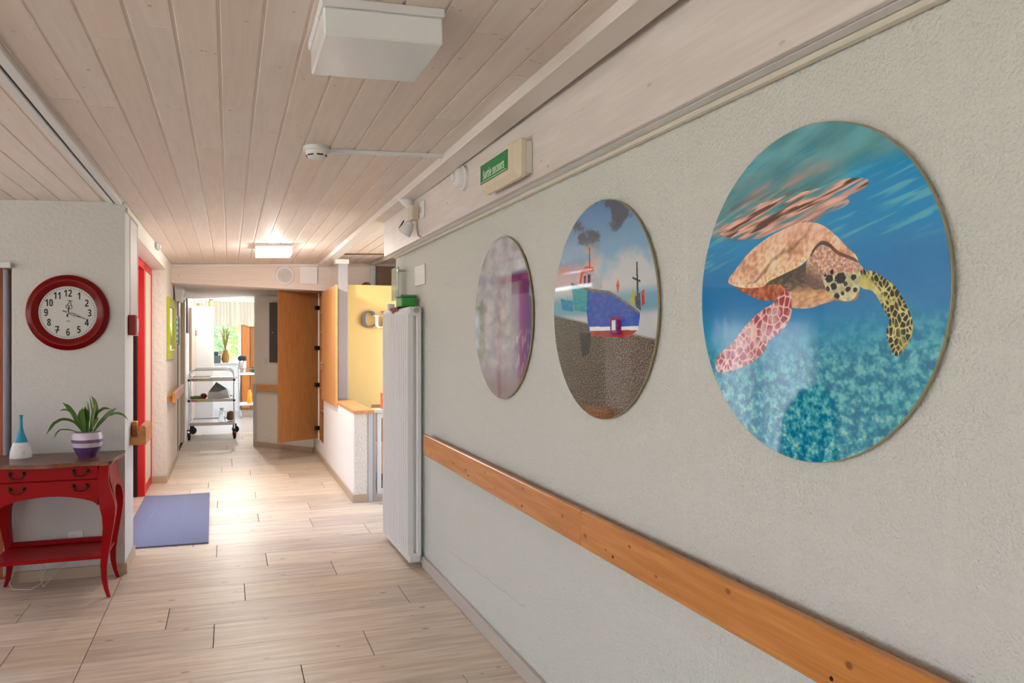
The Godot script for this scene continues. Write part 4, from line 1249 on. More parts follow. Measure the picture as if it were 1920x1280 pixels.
	mk("rail", bx(Vector3(0.52, 0.10, 0.03), 0.012, Vector3(0, 0, 0.06)), M.beech_light, hr)
	mk("block", bx(Vector3(0.3, 0.05, 0.05), 0.003, Vector3(0, 0, 0.025)), M.beech_light, hr)
	_cupboard()
	_stairs_side()

func mat_beam() -> StandardMaterial3D:
	if not M.has("beam"):
		M.beam = board((M.ceil[0] as StandardMaterial3D).albedo_texture, 3.0, 0.48, 0.5, Color(0.955, 0.95, 0.945))
	return M.beam

func _cupboard() -> void:
	var o := thing("cupboard", "built-in brown cupboard, its tall left door standing open", "cupboard")
	swap_uv = true
	var b := begin()
	span(b, 1.075, 1.5, 0.222, 0.242, 8.44, 9.8)
	span(b, 1.075, 1.5, 2.03, 2.05, 8.44, 9.8)
	span(b, 1.48, 1.5, 0.242, 2.03, 8.44, 9.8)
	span(b, 1.075, 1.48, 0.242, 2.03, 9.78, 9.8)
	span(b, 1.24, 1.48, 0.242, 2.03, 8.44, 8.46)
	mk("carcass", done(b), M.beech, o)
	mk("edge_strip", spanm(1.055, 1.075, 0.222, 2.06, 9.775, 9.8, 0.002), M.cream_gloss, o)
	for y: float in [0.60, 0.88, 1.12, 1.38, 1.58, 1.82]:
		mk("shelf", spanm(1.085, 1.48, y - 0.02, y, 8.46, 9.775, 0.001), M.beech_light, o)
	# the open leaf
	var hinge := P(1.058, 0, 9.79)
	var free := P(0.552, 0, 9.478)
	var dirv := (free - hinge)
	var wd := dirv.length()
	var xa := -dirv.normalized()
	var zb := xa.cross(Vector3.UP)
	var leaf := mk("door", bx(Vector3(wd, 1.825, 0.02), 0.002), M.beech, o, Transform3D(Basis(xa, Vector3.UP, zb), (hinge + free) / 2 + Vector3(0, 1.15, 0)))
	swap_uv = false
	for y: float in [-0.78, -0.24, 0.22, 0.72]:
		mk("hinge", bx(Vector3(0.06, 0.05, 0.035), 0.004, Vector3(wd / 2 - 0.035, y, 0.025)), M.black, leaf)
	swap_uv = true
	var closed := mk("door", spanm(1.045, 1.068, 0.765, 2.035, 8.02, 9.3, 0.002), M.beech_light, o)
	swap_uv = false
	mk("handle", tub([P(1.045, 1.18, 9.14), P(1.02, 1.18, 9.12), P(1.02, 1.18, 9.0), P(1.045, 1.18, 8.98)], 0.006, 8), M.chrome, closed)
	# what stands on the shelves
	var m := thing("cup", "small white cup on a shelf of the open cupboard", "cup", T(1.11, 1.12, 9.60))
	mk("bowl", lat([Vector2(0, 0), Vector2(0.03, 0), Vector2(0.034, 0.004), Vector2(0.042, 0.08), Vector2(0.039, 0.08), Vector2(0.031, 0.006), Vector2(0, 0.006)], 24), M.white, m)
	mk("handle", tub([Vector3(0.04, 0.062, 0), Vector3(0.062, 0.058, 0), Vector3(0.064, 0.03, 0), Vector3(0.036, 0.022, 0)], 0.004, 6), M.white, m)
	one("box", bx(Vector3(0.12, 0.15, 0.16), 0.003), mat(Color(0.80, 0.25, 0.10), 0.6), "orange red box on the top shelf of the open cupboard", "box", T(1.16, 1.896, 9.58))

func _stairs_side() -> void:
	struct("wall_yellow", spanm(1.09, 2.4, 0.0, 2.07, 8.42, 8.44), M.yellow, Transform3D(), "yellow partition behind the grey post")
	# big letters on it
	var letters := [["C", 0.186, 1.448, 1.60, M.letter_grey, "large grey letter C on the yellow partition"], ["U", 0.135, 1.572, 1.60, mat(Color(0.92, 0.91, 0.88), 0.5), "white letter U on the yellow partition, overlapping the grey C"], ["I", 0.18, 1.640, 1.605, mat(Color(0.52, 0.49, 0.50), 0.6), "grey letter I on the yellow partition, half behind the radiator"]]
	for i in 3:
		var l: Array = letters[i]
		var tm := words(l[0], l[1], 0.03, true, true)
		var o := one("letter", tm, l[4], l[5], "letter", T(l[2], l[3] + (l[1] as float) * 0.5, 8.40 - (0.035 if i == 1 else 0.0)), "letters on the yellow partition")
		var bb := tm.get_aabb()
		o.position.x = (l[2] as float) - bb.get_center().x
		o.position.y = (l[3] as float) - bb.position.y
	one("basket", lat([Vector2(0, 0), Vector2(0.05, 0), Vector2(0.06, 0.02), Vector2(0.05, 0.055), Vector2(0.025, 0.075), Vector2(0, 0.08)], 24), mat(Color(0.55, 0.38, 0.25), 0.8), "round brown basket lying on top behind the yellow partition", "basket", T(1.49, 2.05, 8.75))
	# white gate with wooden panels
	var g := thing("gate", "white framed gate beside the low wall, half behind the radiator", "gate", T(1.285, 0, 6.98))
	mk("frame", bx(Vector3(0.038, 0.74, 0.03), 0.003, Vector3(0.019, 0.425, 0)), M.white, g)
	mk("frame", bx(Vector3(0.038, 0.74, 0.03), 0.003, Vector3(0.95, 0.425, 0)), M.white, g)
	for y: float in [0.078, 0.775]:
		mk("frame", bx(Vector3(0.9, 0.05, 0.03), 0.003, Vector3(0.485, y, 0)), M.white, g)
	# what is seen between the bars: a wooden chest on the landing
	var c := thing("chest", "light wooden chest on the landing behind the white gate", "chest", T(1.85, 0, 7.45))
	mk("body", bx(Vector3(1.0, 0.26, 0.4), 0.004, Vector3(0, 0.32, 0)), M.beech_light, c)
	mk("plinth", bx(Vector3(0.98, 0.06, 0.38), 0.002, Vector3(0, 0.16, 0)), M.walnut, c)
	mk("foot", bx(Vector3(0.98, 0.13, 0.36), 0.002, Vector3(0, 0.065, -0.01)), mat(Color(0.45, 0.40, 0.27), 0.7), c)
	mk("back_board", bx(Vector3(1.0, 0.38, 0.03), 0.002, Vector3(0, 0.63, -0.18)), mat(Color(0.62, 0.43, 0.24), 0.5), c)
	one("folder", bx(Vector3(0.11, 0.145, 0.05), 0.002), M.orange, "orange folder standing on the ledge beside the radiator", "folder", T(1.386, 0.9025, 7.03))


# ------------------------------------------------------------------ kitchen beyond the opening
func _kitchen() -> void:
	var w := begin()
	span(w, -2.7, -1.6, 0, 2.6, 17.6, 17.8)
	span(w, 0.24, 3.6, 0, 2.6, 17.6, 17.8)
	span(w, -1.6, 0.24, 0, 1.0, 17.6, 17.8)
	span(w, -1.6, 0.24, 2.25, 2.6, 17.6, 17.8)
	struct("wall_kitchen", done(w), M.white_wall)
	w = begin()
	span(w, 3.5, 3.7, 0, 0.3, 9.3, 17.6)
	span(w, 3.5, 3.7, 2.2, 2.6, 9.3, 17.6)
	span(w, 3.5, 3.7, 0.3, 2.2, 9.3, 11.0)
	span(w, 3.5, 3.7, 0.3, 2.2, 17.0, 17.6)
	span(w, 1.51, 3.5, 0, 2.6, 9.6, 9.75)
	struct("wall_east", done(w), M.white_wall)
	w = begin()
	span(w, -2.7, -2.5, 0, 0.4, 14.75, 17.6)
	span(w, -2.7, -2.5, 2.2, 2.6, 14.75, 17.6)
	span(w, -2.7, -2.5, 0.4, 2.2, 14.75, 14.95)
	span(w, -2.7, -2.5, 0.4, 2.2, 17.35, 17.6)
	struct("wall_kitchen_left", done(w), M.white_wall)
	_window("window_7", Transform3D(Basis(Vector3.UP, PI / 2), P(-2.6, 1.3, 16.15)), 2.4, 1.8, 2, M.white)
	struct("ceiling_kitchen", spanm(-2.7, 3.7, 2.40, 2.52, 9.76, 17.8), M.white)
	_window("window_5", T(-0.68, 1.625, 17.68), 1.84, 1.25, 3, M.white)
	_window("window_6", Transform3D(Basis(Vector3.UP, PI / 2), P(3.6, 1.25, 14.0)), 6.0, 1.9, 4, M.white)
	# valance
	var st := begin()
	st.set_smooth_group(1)
	var nx := 90
	var ny := 8
	var grid: Array = []
	for j in ny + 1:
		var row: Array[Vector3] = []
		var t := float(j) / ny
		for i in nx + 1:
			var u := float(i) / nx
			var ph := u * 130.0 + 2.0 * sin(u * 23.0)
			row.append(Vector3(-1.0 + 1.66 * u, 2.30 - 0.02 * u - (0.50 + 0.02 * sin(u * 31.0)) * t, 0.02 * sin(ph) * (0.5 + 0.5 * (1.0 - t)) + 0.03 * sin(u * 40.0) * t))
		grid.append(row)
	for j in ny:
		for i in nx:
			quad(st, grid[j][i], grid[j][i + 1], grid[j + 1][i + 1], grid[j + 1][i], Vector3(0, 0, 1))
	var cm := mat(Color(0.90, 0.88, 0.82), 0.9)
	cm.backlight_enabled = true
	cm.backlight = Color(0.35, 0.34, 0.30)
	var cu := thing("curtain_valance", "gathered cream curtain valance over the kitchen window", "curtain", P3(0, 0, -16.9))
	mk("cloth", done(st), cm, cu)
	mk("rod", tub([Vector3(-1.02, 2.29, 0), Vector3(0.68, 2.27, 0)], 0.012, 8), M.white, cu)
	for hx: float in [-0.95, 0.6]:
		mk("hanger", tub([Vector3(hx, 2.28, 0), Vector3(hx, 2.41, 0)], 0.008, 6), M.white, cu)
	# orange wooden cupboard front beside the window
	swap_uv = true
	var wd := thing("wardrobe", "tall orange wooden wardrobe beside the kitchen window", "wardrobe", T(0.42, 0, 17.3))
	mk("body", bx(Vector3(0.36, 1.9, 0.5), 0.004, Vector3(0, 0.95, 0)), M.beech, wd)
	mk("door", bx(Vector3(0.15, 1.82, 0.02), 0.002, Vector3(-0.085, 0.95, 0.26)), board((M.beech_light as StandardMaterial3D).albedo_texture, 1.8, 0.7, 0.4, Color(1.0, 0.86, 0.68)), wd)
	mk("door", bx(Vector3(0.15, 1.82, 0.02), 0.002, Vector3(0.085, 0.95, 0.26)), M.beech, wd)
	swap_uv = false
	one("wall_disc", lat([Vector2(0, 0), Vector2(0.27, 0), Vector2(0.27, 0.03), Vector2(0.23, 0.045), Vector2(0, 0.03)], 40), mat(Color(0.12, 0.09, 0.075), 0.5), "dark round plaque on the white kitchen wall", "plaque", P3(0.78, 1.55, -17.58) * Transform3D(Basis(Vector3.RIGHT, PI / 2), Vector3.ZERO))
	# tall white cabinet with two jars
	var fr := thing("tall_cabinet", "tall white cabinet in the kitchen, left of the window", "cabinet", T(-0.445, 0, 14.95))
	mk("body", bx(Vector3(0.345, 2.04, 0.5), 0.006, Vector3(0, 1.02, 0)), M.light_grey, fr)
	mk("top", bx(Vector3(0.36, 0.035, 0.51), 0.004, Vector3(0, 2.058, 0)), M.white, fr)
	mk("door", bx(Vector3(0.33, 1.98, 0.015), 0.003, Vector3(0, 1.01, 0.257)), M.light_grey, fr)
	var rc := thing("red_label", "small red call button on the tall white kitchen cabinet", "button", T(-0.585, 1.60, 14.68))
	mk("plate", bx(Vector3(0.045, 0.10, 0.012), 0.003), mat(Color(0.75, 0.08, 0.08), 0.5), rc)
	mk("knob", bx(Vector3(0.02, 0.03, 0.01), 0.003, Vector3(0, 0, 0.01)), mat(Color(0.6, 0.05, 0.05), 0.5), rc)
	var j1 := thing("tin", "pale yellow tin with brown lettering on the tall white cabinet", "tin", T(-0.50, 2.076, 14.85))
	mk("body", bx(Vector3(0.17, 0.09, 0.10), 0.006, Vector3(0, 0.045, 0)), mat(Color(0.87, 0.83, 0.62), 0.5), j1)
	for k in 4:
		mk("stroke", bx(Vector3(0.018 if k else 0.04, 0.05, 0.002), 0.0, Vector3(-0.045 + k * 0.032, 0.045, 0.051)), mat(Color(0.42, 0.33, 0.16), 0.6), j1)
	var j2 := thing("jar", "brown patterned jar on the right of the tall white cabinet", "jar", T(-0.315, 2.076, 14.85))
	mk("body", lat([Vector2(0, 0), Vector2(0.035, 0), Vector2(0.045, 0.03), Vector2(0.045, 0.09), Vector2(0.03, 0.115), Vector2(0.032, 0.125), Vector2(0, 0.125)], 24), mat(Color(0.60, 0.50, 0.34), 0.4), j2)
	mk("lid", lat([Vector2(0, 0.125), Vector2(0.034, 0.125), Vector2(0.034, 0.14), Vector2(0, 0.145)], 20), mat(Color(0.30, 0.22, 0.14), 0.5), j2)
	# notices on the left wall beyond the brown door
	one("dark_picture", bx(Vector3(0.5, 0.58, 0.02), 0.003), mat(Color(0.26, 0.06, 0.05), 0.5), "dark red picture on the left wall beyond the brown door", "picture", L(-0.608, 1.87, 12.62))
	for k in 3:
		one("paper_notice", bx(Vector3(0.3, 0.21, 0.003), 0.0), M.white, ["white paper notice under the dark red picture, topmost of three", "white paper notice in the middle of the three under the dark red picture", "white paper notice lowest of the three under the dark red picture"][k], "notice", L(-0.617, 1.44 - k * 0.225, 12.75), "paper notices")
	one("cabinet_side", spanm(-0.616, -0.58, 0, 2.0, 13.3, 14.66, 0.003), mat(Color(0.70, 0.61, 0.53), 0.5), "flat beige board against the left wall before the tall white cabinet", "board")
	var kl := thing("ceiling_lamp", "white lamp under the kitchen ceiling beyond the doorway", "ceiling lamp", T(0.1, 2.4, 14.0))
	mk("base", bx(Vector3(0.30, 0.024, 0.30), 0.004, Vector3(0, -0.012, 0)), M.white, kl)
	mk("diffuser", bx(Vector3(0.29, 0.07, 0.29), 0.005, Vector3(0, -0.059, 0)), M.lit, kl)
	_lamp_light(kl, Vector3(0, -0.06, 0), 2.6)
	_trolley()
	_bar_cart()
	# counter under the window
	var c := thing("counter", "grey kitchen counter under the window", "counter", T(-0.35, 0, 17.2))
	mk("top", bx(Vector3(1.1, 0.04, 0.6), 0.004, Vector3(0, 0.98, 0)), M.light_grey, c)
	mk("front", bx(Vector3(1.08, 0.96, 0.56), 0.003, Vector3(0, 0.48, 0)), M.white, c)
	var v := thing("vase", "golden brown vase with tall yellow leaves at the kitchen window", "vase", T(-0.08, 1.0, 17.15))
	mk("body", lat([Vector2(0, 0), Vector2(0.06, 0), Vector2(0.085, 0.06), Vector2(0.075, 0.17), Vector2(0.05, 0.24), Vector2(0.055, 0.27), Vector2(0.045, 0.27), Vector2(0, 0.25)], 24), mat(Color(0.60, 0.43, 0.18), 0.4), v)
	for k in 6:
		var a := k * 1.05
		var lm := mat(Color(0.66, 0.52, 0.18) if k % 2 else Color(0.42, 0.52, 0.28), 0.6)
		mk("leaf", leaf_mesh([Vector3(0, 0.24, 0), Vector3(0.03 * cos(a), 0.45, 0.03 * sin(a)), Vector3(0.06 * cos(a), 0.60 + 0.04 * (k % 3), 0.06 * sin(a)), Vector3(0.11 * cos(a), 0.68 + 0.05 * (k % 3), 0.11 * sin(a))], 0.03), lm, v)
	var q := thing("coffee_machine", "dark coffee machine on the kitchen counter", "coffee machine", T(-0.27, 1.0, 17.05))
	mk("body", bx(Vector3(0.2, 0.16, 0.2), 0.01, Vector3(0, 0.08, 0)), mat(Color(0.38, 0.41, 0.44), 0.4), q)
	mk("head", bx(Vector3(0.14, 0.08, 0.16), 0.01, Vector3(-0.02, 0.2, 0)), mat(Color(0.25, 0.27, 0.30), 0.4), q)

func _castor(parent: Node, at: Vector3, turn: float, brake: bool) -> void:
	var c := mk("castor", bx(Vector3(0.045, 0.02, 0.05), 0.003, Vector3(0, 0.145, 0)), M.black, parent, Transform3D(Basis(Vector3.UP, turn), at))
	var f := begin()
	for s: float in [-1.0, 1.0]:
		box(f, Vector3(s * 0.02, 0.10, 0.012), Vector3(0.005, 0.09, 0.05), 0.001)
	mk("fork", done(f), M.black, c)
	mk("wheel", lat([Vector2(0, -0.014), Vector2(0.05, -0.014), Vector2(0.056, -0.008), Vector2(0.056, 0.008), Vector2(0.05, 0.014), Vector2(0, 0.014)], 28), M.rubber, c, Transform3D(Basis(Vector3(0, 0, 1), PI / 2), Vector3(0, 0.057, 0.025)))
	if brake:
		mk("brake_pedal", bx(Vector3(0.03, 0.02, 0.03), 0.003, Vector3(0.0, 0.105, 0.06)), mat(Color(0.80, 0.16, 0.08), 0.5), c)

func _trolley() -> void:
	var o := thing("serving_trolley", "chrome serving trolley with three shelves standing in the kitchen doorway", "trolley", T(-0.248, 0, 12.03))
	var hw := 0.317
	var dp := 0.80
	for zz: float in [0.0, -dp]:
		var top := 1.03 if zz == 0.0 else 1.03
		var pts: Array = [Vector3(-hw, 0.15, zz), Vector3(-hw, top - 0.09, zz)]
		for k in 6:
			var a := PI - PI / 2 * k / 5.0
			pts.append(Vector3(-hw + 0.09 + 0.09 * cos(a), top - 0.09 + 0.09 * sin(a), zz))
		for k in 6:
			var a := PI / 2 - PI / 2 * k / 5.0
			pts.append(Vector3(hw - 0.09 + 0.09 * cos(a), top - 0.09 + 0.09 * sin(a), zz))
		pts.append(Vector3(hw, top - 0.09, zz))
		pts.append(Vector3(hw, 0.15, zz))
		mk("frame_tube", tub(pts, 0.0125, 10), M.chrome, o)
	for y: float in [0.88, 0.575, 0.225]:
		var s := begin()
		box(s, Vector3(0, y, -dp / 2), Vector3(hw * 2 - 0.03, 0.008, dp - 0.02))
		for zz: float in [-0.012, -dp + 0.012]:
			box(s, Vector3(0, y + 0.005, zz), Vector3(hw * 2 - 0.03, 0.045, 0.008), 0.002)
		for xx: float in [-1.0, 1.0]:
			box(s, Vector3(xx * (hw - 0.02), y + 0.005, -dp / 2), Vector3(0.008, 0.045, dp - 0.02), 0.002)
		var sh := mk("shelf", done(s), M.steel, o)
		if y > 0.3:
			for k in 3:
				mk("flower_print", bx(Vector3(0.09, 0.02, 0.001), 0.0, Vector3(-0.24 + k * 0.1, y + 0.006, -0.006)), mat([Color(0.80, 0.45, 0.42), Color(0.70, 0.76, 0.35), Color(0.72, 0.78, 0.5)][k], 0.6), sh)
		for xx: float in [-1.0, 1.0]:
			for zz: float in [0.0, -dp]:
				if y > 0.3:
					mk("clamp", bx(Vector3(0.034, 0.034, 0.034), 0.006, Vector3(xx * hw, y, zz)), M.black, o)
	for xx: float in [-1.0, 1.0]:
		for zz: float in [0.0, -dp]:
			_castor(o, Vector3(xx * hw, 0, zz), 0.2 if zz == 0.0 else 1.3, xx > 0 and zz == 0.0)
	# load
	var b := begin()
	b.set_smooth_group(-1)
	var apex := Vector3(-0.03, 0.26, -0.02)
	var base := [Vector3(-0.155, 0.005, 0.12), Vector3(0.155, 0.03, 0.10), Vector3(0.17, 0.005, -0.2), Vector3(-0.15, 0.005, -0.2)]
	var mid := [Vector3(-0.135, 0.12, 0.10), Vector3(0.12, 0.16, 0.09), Vector3(0.13, 0.14, -0.16), Vector3(-0.12, 0.12, -0.16)]
	for k in 4:
		var k2 := (k + 1) % 4
		var out: Vector3 = (base[k] + base[k2]) / 2.0
		var mm: Vector3 = (base[k] + base[k2]) / 2.0 * 0.98 + Vector3(0, 0.10, 0)
		tri(b, base[k], base[k2], mm, out)
		tri(b, base[k], mm, mid[k], out)
		tri(b, base[k2], mid[k2], mm, out)
		tri(b, mid[k], mm, apex, out + Vector3.UP * 0.1)
		tri(b, mm, mid[k2], apex, out + Vector3.UP * 0.1)
	quad(b, base[0], base[1], base[2], base[3], Vector3.DOWN)
	var lid := one("silver_bag", done(b), mat(Color(0.66, 0.66, 0.66), 0.38, 0.85), "silver folded insulating bag on the middle shelf of the trolley", "bag", P3(-0.155, 0.582, -12.2))
	lid.set_meta("kind", "thing")
	one("lettuce", lat([Vector2(0, 0), Vector2(0.05, 0.0), Vector2(0.085, 0.02), Vector2(0.075, 0.045), Vector2(0.03, 0.055), Vector2(0, 0.05)], 14), mat(Color(0.36, 0.52, 0.16), 0.6), "green lettuce on the middle shelf of the trolley", "vegetable", P3(-0.47, 0.582, -12.2))
	one("tomato", lat([Vector2(0, 0), Vector2(0.03, 0.004), Vector2(0.048, 0.035), Vector2(0.044, 0.07), Vector2(0.02, 0.088), Vector2(0, 0.08)], 18), mat(Color(0.66, 0.22, 0.14), 0.4), "red tomato between the lettuce and the silver bag", "vegetable", P3(-0.37, 0.58, -12.32))
	var pch := thing("glass_jug", "clear glass jug on the bottom shelf of the trolley", "jug", P3(-0.11, 0.231, -12.2))
	mk("body", lat([Vector2(0, 0), Vector2(0.05, 0), Vector2(0.055, 0.01), Vector2(0.042, 0.13), Vector2(0.028, 0.19), Vector2(0.034, 0.22), Vector2(0.031, 0.22), Vector2(0.025, 0.19), Vector2(0.039, 0.13), Vector2(0.05, 0.014), Vector2(0, 0.01)], 24), M.clear, pch)
	mk("stopper", lat([Vector2(0, 0.19), Vector2(0.024, 0.19), Vector2(0.024, 0.215), Vector2(0, 0.22)], 16), M.steel, pch)
	one("loaf", lat([Vector2(0, 0), Vector2(0.05, 0.01), Vector2(0.06, 0.06), Vector2(0.05, 0.13), Vector2(0, 0.15)], 16), mat(Color(0.44, 0.28, 0.15), 0.8), "brown loaf on the bottom shelf of the trolley, right of the glass jug", "bread", P3(0.02, 0.233, -12.45))
	var tr := thing("tray", "flat grey tray on the top shelf of the trolley", "tray", P3(-0.08, 0.886, -12.45))
	mk("dish", bx(Vector3(0.4, 0.025, 0.36), 0.008, Vector3(0, 0.014, 0)), M.steel, tr)

func _bar_cart() -> void:
	var o := thing("bar_cart", "white two-shelf cart in the kitchen, half behind the slanting wall", "cart", T(0.475, 0, 15.5))
	for y: float in [0.83, 0.25]:
		mk("shelf", bx(Vector3(0.62, 0.035, 0.5), 0.004, Vector3(0, y, 0)), M.white, o)
	for xx: float in [-1.0, 1.0]:
		for zz: float in [-1.0, 1.0]:
			mk("post", tub([Vector3(xx * 0.3, 0.12, zz * 0.24), Vector3(xx * 0.3, 0.93, zz * 0.24)], 0.012, 8), M.chrome, o)
			mk("wheel", lat([Vector2(0, -0.012), Vector2(0.06, -0.012), Vector2(0.066, 0), Vector2(0.06, 0.012), Vector2(0, 0.012)], 28), M.light_grey, o, Transform3D(Basis(Vector3(0.3, 0, 1).normalized(), PI / 2), Vector3(xx * 0.28, 0.066, zz * 0.22)))
	for zz: float in [-1.0, 1.0]:
		mk("rail", tub([Vector3(-0.3, 0.93, zz * 0.24), Vector3(0.3, 0.93, zz * 0.24)], 0.008, 8), mat(Color(0.62, 0.48, 0.40), 0.4), o)
	var t := thing("vacuum_jug", "steel vacuum jug with a dark pump lid on the white cart", "jug", T(0.235, 0.8475, 15.45))
	mk("body", lat([Vector2(0, 0), Vector2(0.075, 0), Vector2(0.078, 0.01), Vector2(0.078, 0.22), Vector2(0.07, 0.235), Vector2(0, 0.24)], 32), M.steel, t)
	mk("pump_lid", bx(Vector3(0.16, 0.085, 0.17), 0.02, Vector3(0, 0.28, 0.01)), mat(Color(0.13, 0.16, 0.20), 0.4), t)
	mk("push_plate", bx(Vector3(0.085, 0.03, 0.09), 0.006, Vector3(0, 0.325, 0.0)), mat(Color(0.45, 0.48, 0.52), 0.4), t)
	var b := thing("juice_bottle", "bottle of orange juice with a red cap on the lower cart shelf", "bottle", T(0.37, 0.2675, 15.35))
	mk("body", lat([Vector2(0, 0), Vector2(0.04, 0), Vector2(0.043, 0.01), Vector2(0.043, 0.17), Vector2(0.02, 0.24), Vector2(0, 0.24)], 24), mat(Color(0.95, 0.66, 0.10), 0.25), b)
	mk("neck", lat([Vector2(0.019, 0.238), Vector2(0.016, 0.262), Vector2(0, 0.262)], 18), mat(Color(0.88, 0.80, 0.60), 0.25), b)
	mk("cap", lat([Vector2(0, 0.262), Vector2(0.018, 0.262), Vector2(0.018, 0.285), Vector2(0, 0.287)], 18), mat(Color(0.75, 0.15, 0.12), 0.5), b)
	var gc := one("green_cup", lat([Vector2(0, 0), Vector2(0.04, 0), Vector2(0.05, 0.10), Vector2(0.046, 0.10), Vector2(0.037, 0.006), Vector2(0, 0.006)], 20), mat(Color(0.10, 0.40, 0.28), 0.4), "dark green cup on the white cart, right of the vacuum jug", "cup", T(0.45, 0.8475, 15.5))
	gc.set_meta("kind", "thing")


# ------------------------------------------------------------------ outside
func _outdoors() -> void:
	struct("ground", spanm(-45, 45, -0.30, -0.17, -40, 60), mat(Color(0.70, 0.69, 0.64), 0.9))
	struct("porch_roof", spanm(-1.9, -0.87, 2.42, 2.5, 6.05, 10.5), M.white_wall)
	struct("wall_garden", spanm(-4.6, -4.4, -0.2, 2.5, 6.2, 24.0), mat(Color(0.33, 0.36, 0.27), 0.9))
	var r := RandomNumberGenerator.new()
	r.seed = 5
	for k in 3:
		var t := thing("tree", ["leafy green tree outside the kitchen window, left of the golden vase", "bright green tree outside the kitchen window, beside the orange wardrobe", "pale green tree standing further back outside the kitchen window"][k], "tree", T([-0.95, 0.55, -0.3][k], -0.17, [20.8, 21.4, 26.0][k]), "trees outside the kitchen")
		mk("trunk", tub([Vector3(0, 0, 0), Vector3(0.05, 0.9, 0), Vector3(0, 1.6, 0.05)], 0.09, 8, 0.05), mat(Color(0.35, 0.27, 0.2), 0.9), t)
		var st := begin()
		st.set_smooth_group(-1)
		var ctr := Vector3(0, 1.9, 0)
		for i in 900:
			var d := Vector3(r.randfn(), r.randfn() * 1.1, r.randfn()).normalized() * r.randf_range(0.35, 1.0)
			var p := ctr + Vector3(d.x * 0.8, d.y * 1.2, d.z * 0.8)
			var a := Vector3(r.randfn(), r.randfn(), r.randfn()).normalized() * 0.09
			var b := a.cross(Vector3(r.randfn(), r.randfn(), r.randfn())).normalized() * 0.05
			quad(st, p - a, p + b, p + a, p - b, d)
		var lm := mat([Color(0.30, 0.45, 0.22), Color(0.42, 0.58, 0.22), Color(0.40, 0.52, 0.35)][k], 0.7)
		lm.backlight_enabled = true
		lm.backlight = Color(0.3, 0.45, 0.12)
		var cr := mk("crown", done(st), lm, t)
		cr.set_meta("kind", "stuff")


# ------------------------------------------------------------------ the corner with the red console table
func leaf_mesh(pts: Array, width: float, tip := 0.0) -> ArrayMesh:
	var cv := Curve3D.new()
	for i in pts.size():
		var p: Vector3 = pts[i]
		var t := Vector3.ZERO
		if i > 0 and i < pts.size() - 1:
			t = ((pts[i + 1] as Vector3) - (pts[i - 1] as Vector3)) * 0.2
		cv.add_point(p, -t, t)
	var n := 14
	var st := begin()
	var len := cv.get_baked_length()
	var rows: Array = []
	for i in n + 1:
		var u := float(i) / n
		var p := cv.sample_baked(u * len)
		var q := cv.sample_baked(minf(len, u * len + 0.004))
		var o := cv.sample_baked(maxf(0.0, u * len - 0.004))
		var t := (q - o).normalized()
		var side := t.cross(Vector3(0, 0, 1))
		if side.length() < 0.2:
			side = t.cross(Vector3.RIGHT)
		side = (side.normalized() + Vector3(0, 0, 0.25)).normalized()
		var up := side.cross(t).normalized()
		var w := width * 0.5 * lerpf(0.55, 1.0, smoothstep(0.0, 0.45, u)) * (1.0 - smoothstep(0.72 + tip, 1.02, u) * 0.94)
		rows.append([p - side * w + up * w * 0.35, p, p + side * w + up * w * 0.35])
	st.set_smooth_group(1)
	for i in n:
		for k in 2:
			quad(st, rows[i][k], rows[i][k + 1], rows[i + 1][k + 1], rows[i + 1][k], ((rows[i][k + 1] as Vector3) - (rows[i][k] as Vector3)).cross((rows[i + 1][k] as Vector3) - (rows[i][k] as Vector3)))
	return done(st)

